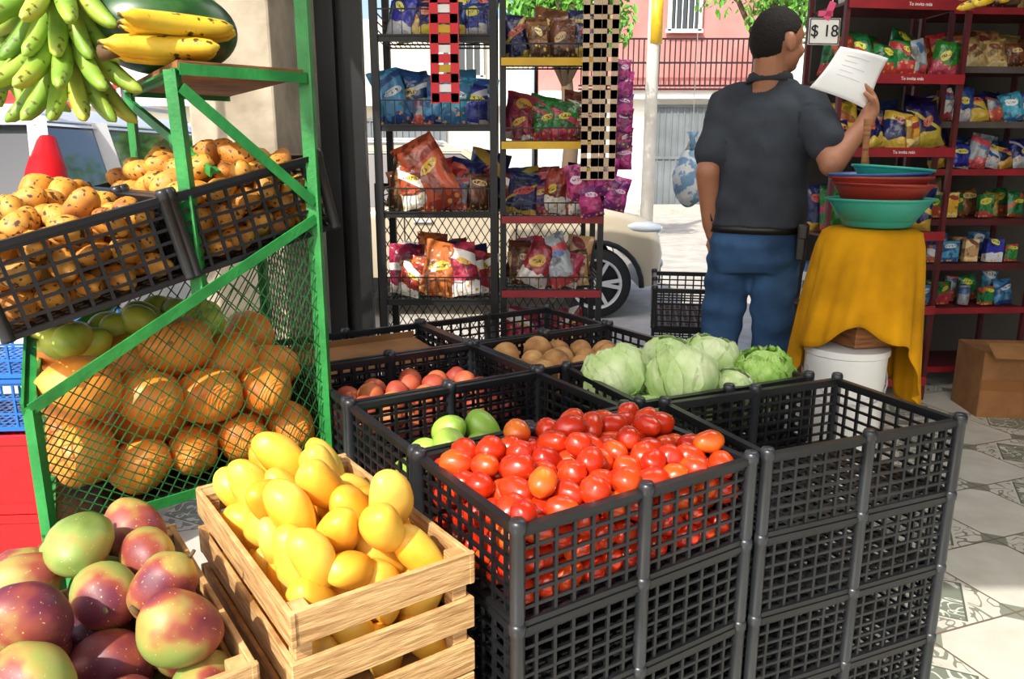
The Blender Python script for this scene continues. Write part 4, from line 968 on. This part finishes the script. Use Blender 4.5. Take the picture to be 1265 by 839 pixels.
def tree(loc,h,r,n,seed,label):
    rnd=random.Random(seed); e=empty('tree',loc); thing(e,label,'tree')
    mb=MB(); mb.path([(0,0,0),(.1,0,h*.4),(0,.1,h*.75),(.1,0,h)],[.16,.13,.09,.04],8)
    for k in range(6):
        a=k*1.1; mb.path([(0,.05,h*.65),(math.cos(a)*r*.4,math.sin(a)*r*.4,h*.85),(math.cos(a)*r*.8,math.sin(a)*r*.8,h+r*.2)],[.06,.04,.015],6)
    mb.make('trunk',BARK,True,e)
    mb=MB()
    cl=[Vector((rnd.uniform(-1,1)*r*.7,rnd.uniform(-1,1)*r*.7,h+rnd.uniform(-.5,.6)*r)) for _ in range(14)]
    for i in range(n):
        c=rnd.choice(cl); d=Vector((rnd.gauss(0,1),rnd.gauss(0,1),rnd.gauss(0,1))).normalized()*r*.42*rnd.random()**.4
        R=Euler((rnd.random()*6,rnd.random()*6,rnd.random()*6)).to_matrix(); s=.06+.05*rnd.random()
        mb.add([c+d+R@Vector(q) for q in((-s,0,0),(0,-s*.45,.01),(s,0,0),(0,s*.45,.01))],[(0,1,2,3)])
    o=mb.make('foliage',LEAF,parent=e); o['kind']='stuff'
tree((.9,13.5,-.25),4.1,1.1,2600,1,'leafy green street tree')
tree((4.9,15.5,-.25),4.9,1.5,3000,2,'leafy green street tree')
tree((-8.2,13,-.25),3.0,1.9,3200,3,'leafy green tree beside the road')
e=empty('awning',(-6.3,9.8,-.25)); thing(e,'red canvas street stall awning on poles','awning'); mb=MB(); n=10
for i in range(n):
    x0=-1.2+2.4*i/n; x1=x0+2.4/n; mb.add([(x0,-.9,1.95),(x1,-.9,1.95),(x1,.9,2.45),(x0,.9,2.45),(x0,-.9,1.75),(x1,-.9,1.75)],[(0,1,2,3),(4,5,1,0)],i%2)
mb.make('canopy',[M('red_canvas','#c23a30',.8),M('dark_red_canvas','#a72c26',.8)],parent=e)
for x in(-1.15,1.15):
    for y in(-.85,.85):
        mb=MB(); mb.tube((x,y,0),(x,y,1.95 if y<0 else 2.42),.025); mb.make('pole',WHITE,True,e)
e=empty('shrub',(-1.50,2.58,0)); thing(e,'small green grassy shrub beside the stacked crates','shrub'); mb=MB(); rnd=random.Random(4)
for i in range(700):
    a=rnd.random()*6.28; r=.12*rnd.random(); x,y=r*math.cos(a),r*math.sin(a)*.6; b_=Vector((x*1.4,y*1.2,.80+.14*rnd.random())); 
    mb.add([(x*.4-.006,y*.4,.2),(x*.4+.006,y*.4,.2),tuple(b_)],[(0,1,2)])
o=mb.make('foliage',LEAF,parent=e); o['kind']='stuff'
mb=MB(); mb.lathe([(.001,0),(.08,0),(.11,.2),(.115,.22),(.1,.22),(.001,.19)],n=20); mb.make('pot',REDP,True,e)
# ---------------------------------------------------------------- light
w=bpy.data.worlds.new('World'); S.world=w; w.use_nodes=True; nt=w.node_tree; bg=nt.nodes['Background']
sky=nt.nodes.new('ShaderNodeTexSky'); sky.sky_type='NISHITA'; sky.sun_disc=False; sky.sun_elevation=math.radians(43); sky.sun_rotation=math.radians(208); sky.dust_density=3.5; sky.air_density=1.0
nt.links.new(sky.outputs[0],bg.inputs[0]); bg.inputs[1].default_value=.28
sd=Vector((.36,.64,-.68)).normalized()
l=bpy.data.lights.new('sun','SUN'); l.energy=6.2; l.angle=math.radians(.6); l.color=(1,.95,.86)
o=bpy.data.objects.new('sun',l); COL.objects.link(o); o.rotation_euler=sd.to_track_quat('-Z','Y').to_euler(); o.location=(-4,-3,6)
for (x,y,e_,sz) in((1.6,2.6,24,1.2),(.2,2.5,7,.8)):  # added fill lights that brighten the shop interior, no real fixtures
    l=bpy.data.lights.new('interior_fill','AREA'); l.energy=e_; l.size=sz; l.color=(1,.97,.92)
    o=bpy.data.objects.new('interior_fill',l); COL.objects.link(o); o.location=(x,y,2.68)
cam=bpy.data.cameras.new('camera'); cam.sensor_width=36; cam.lens=36*F/1265; cam.clip_start=.05; cam.clip_end=300
co=bpy.data.objects.new('camera',cam); COL.objects.link(co); co.location=(0,0,CH); co.rotation_euler=(math.pi/2-PITCH,0,0); S.camera=co
try:
    S.view_settings.view_transform='Standard'
except Exception: pass
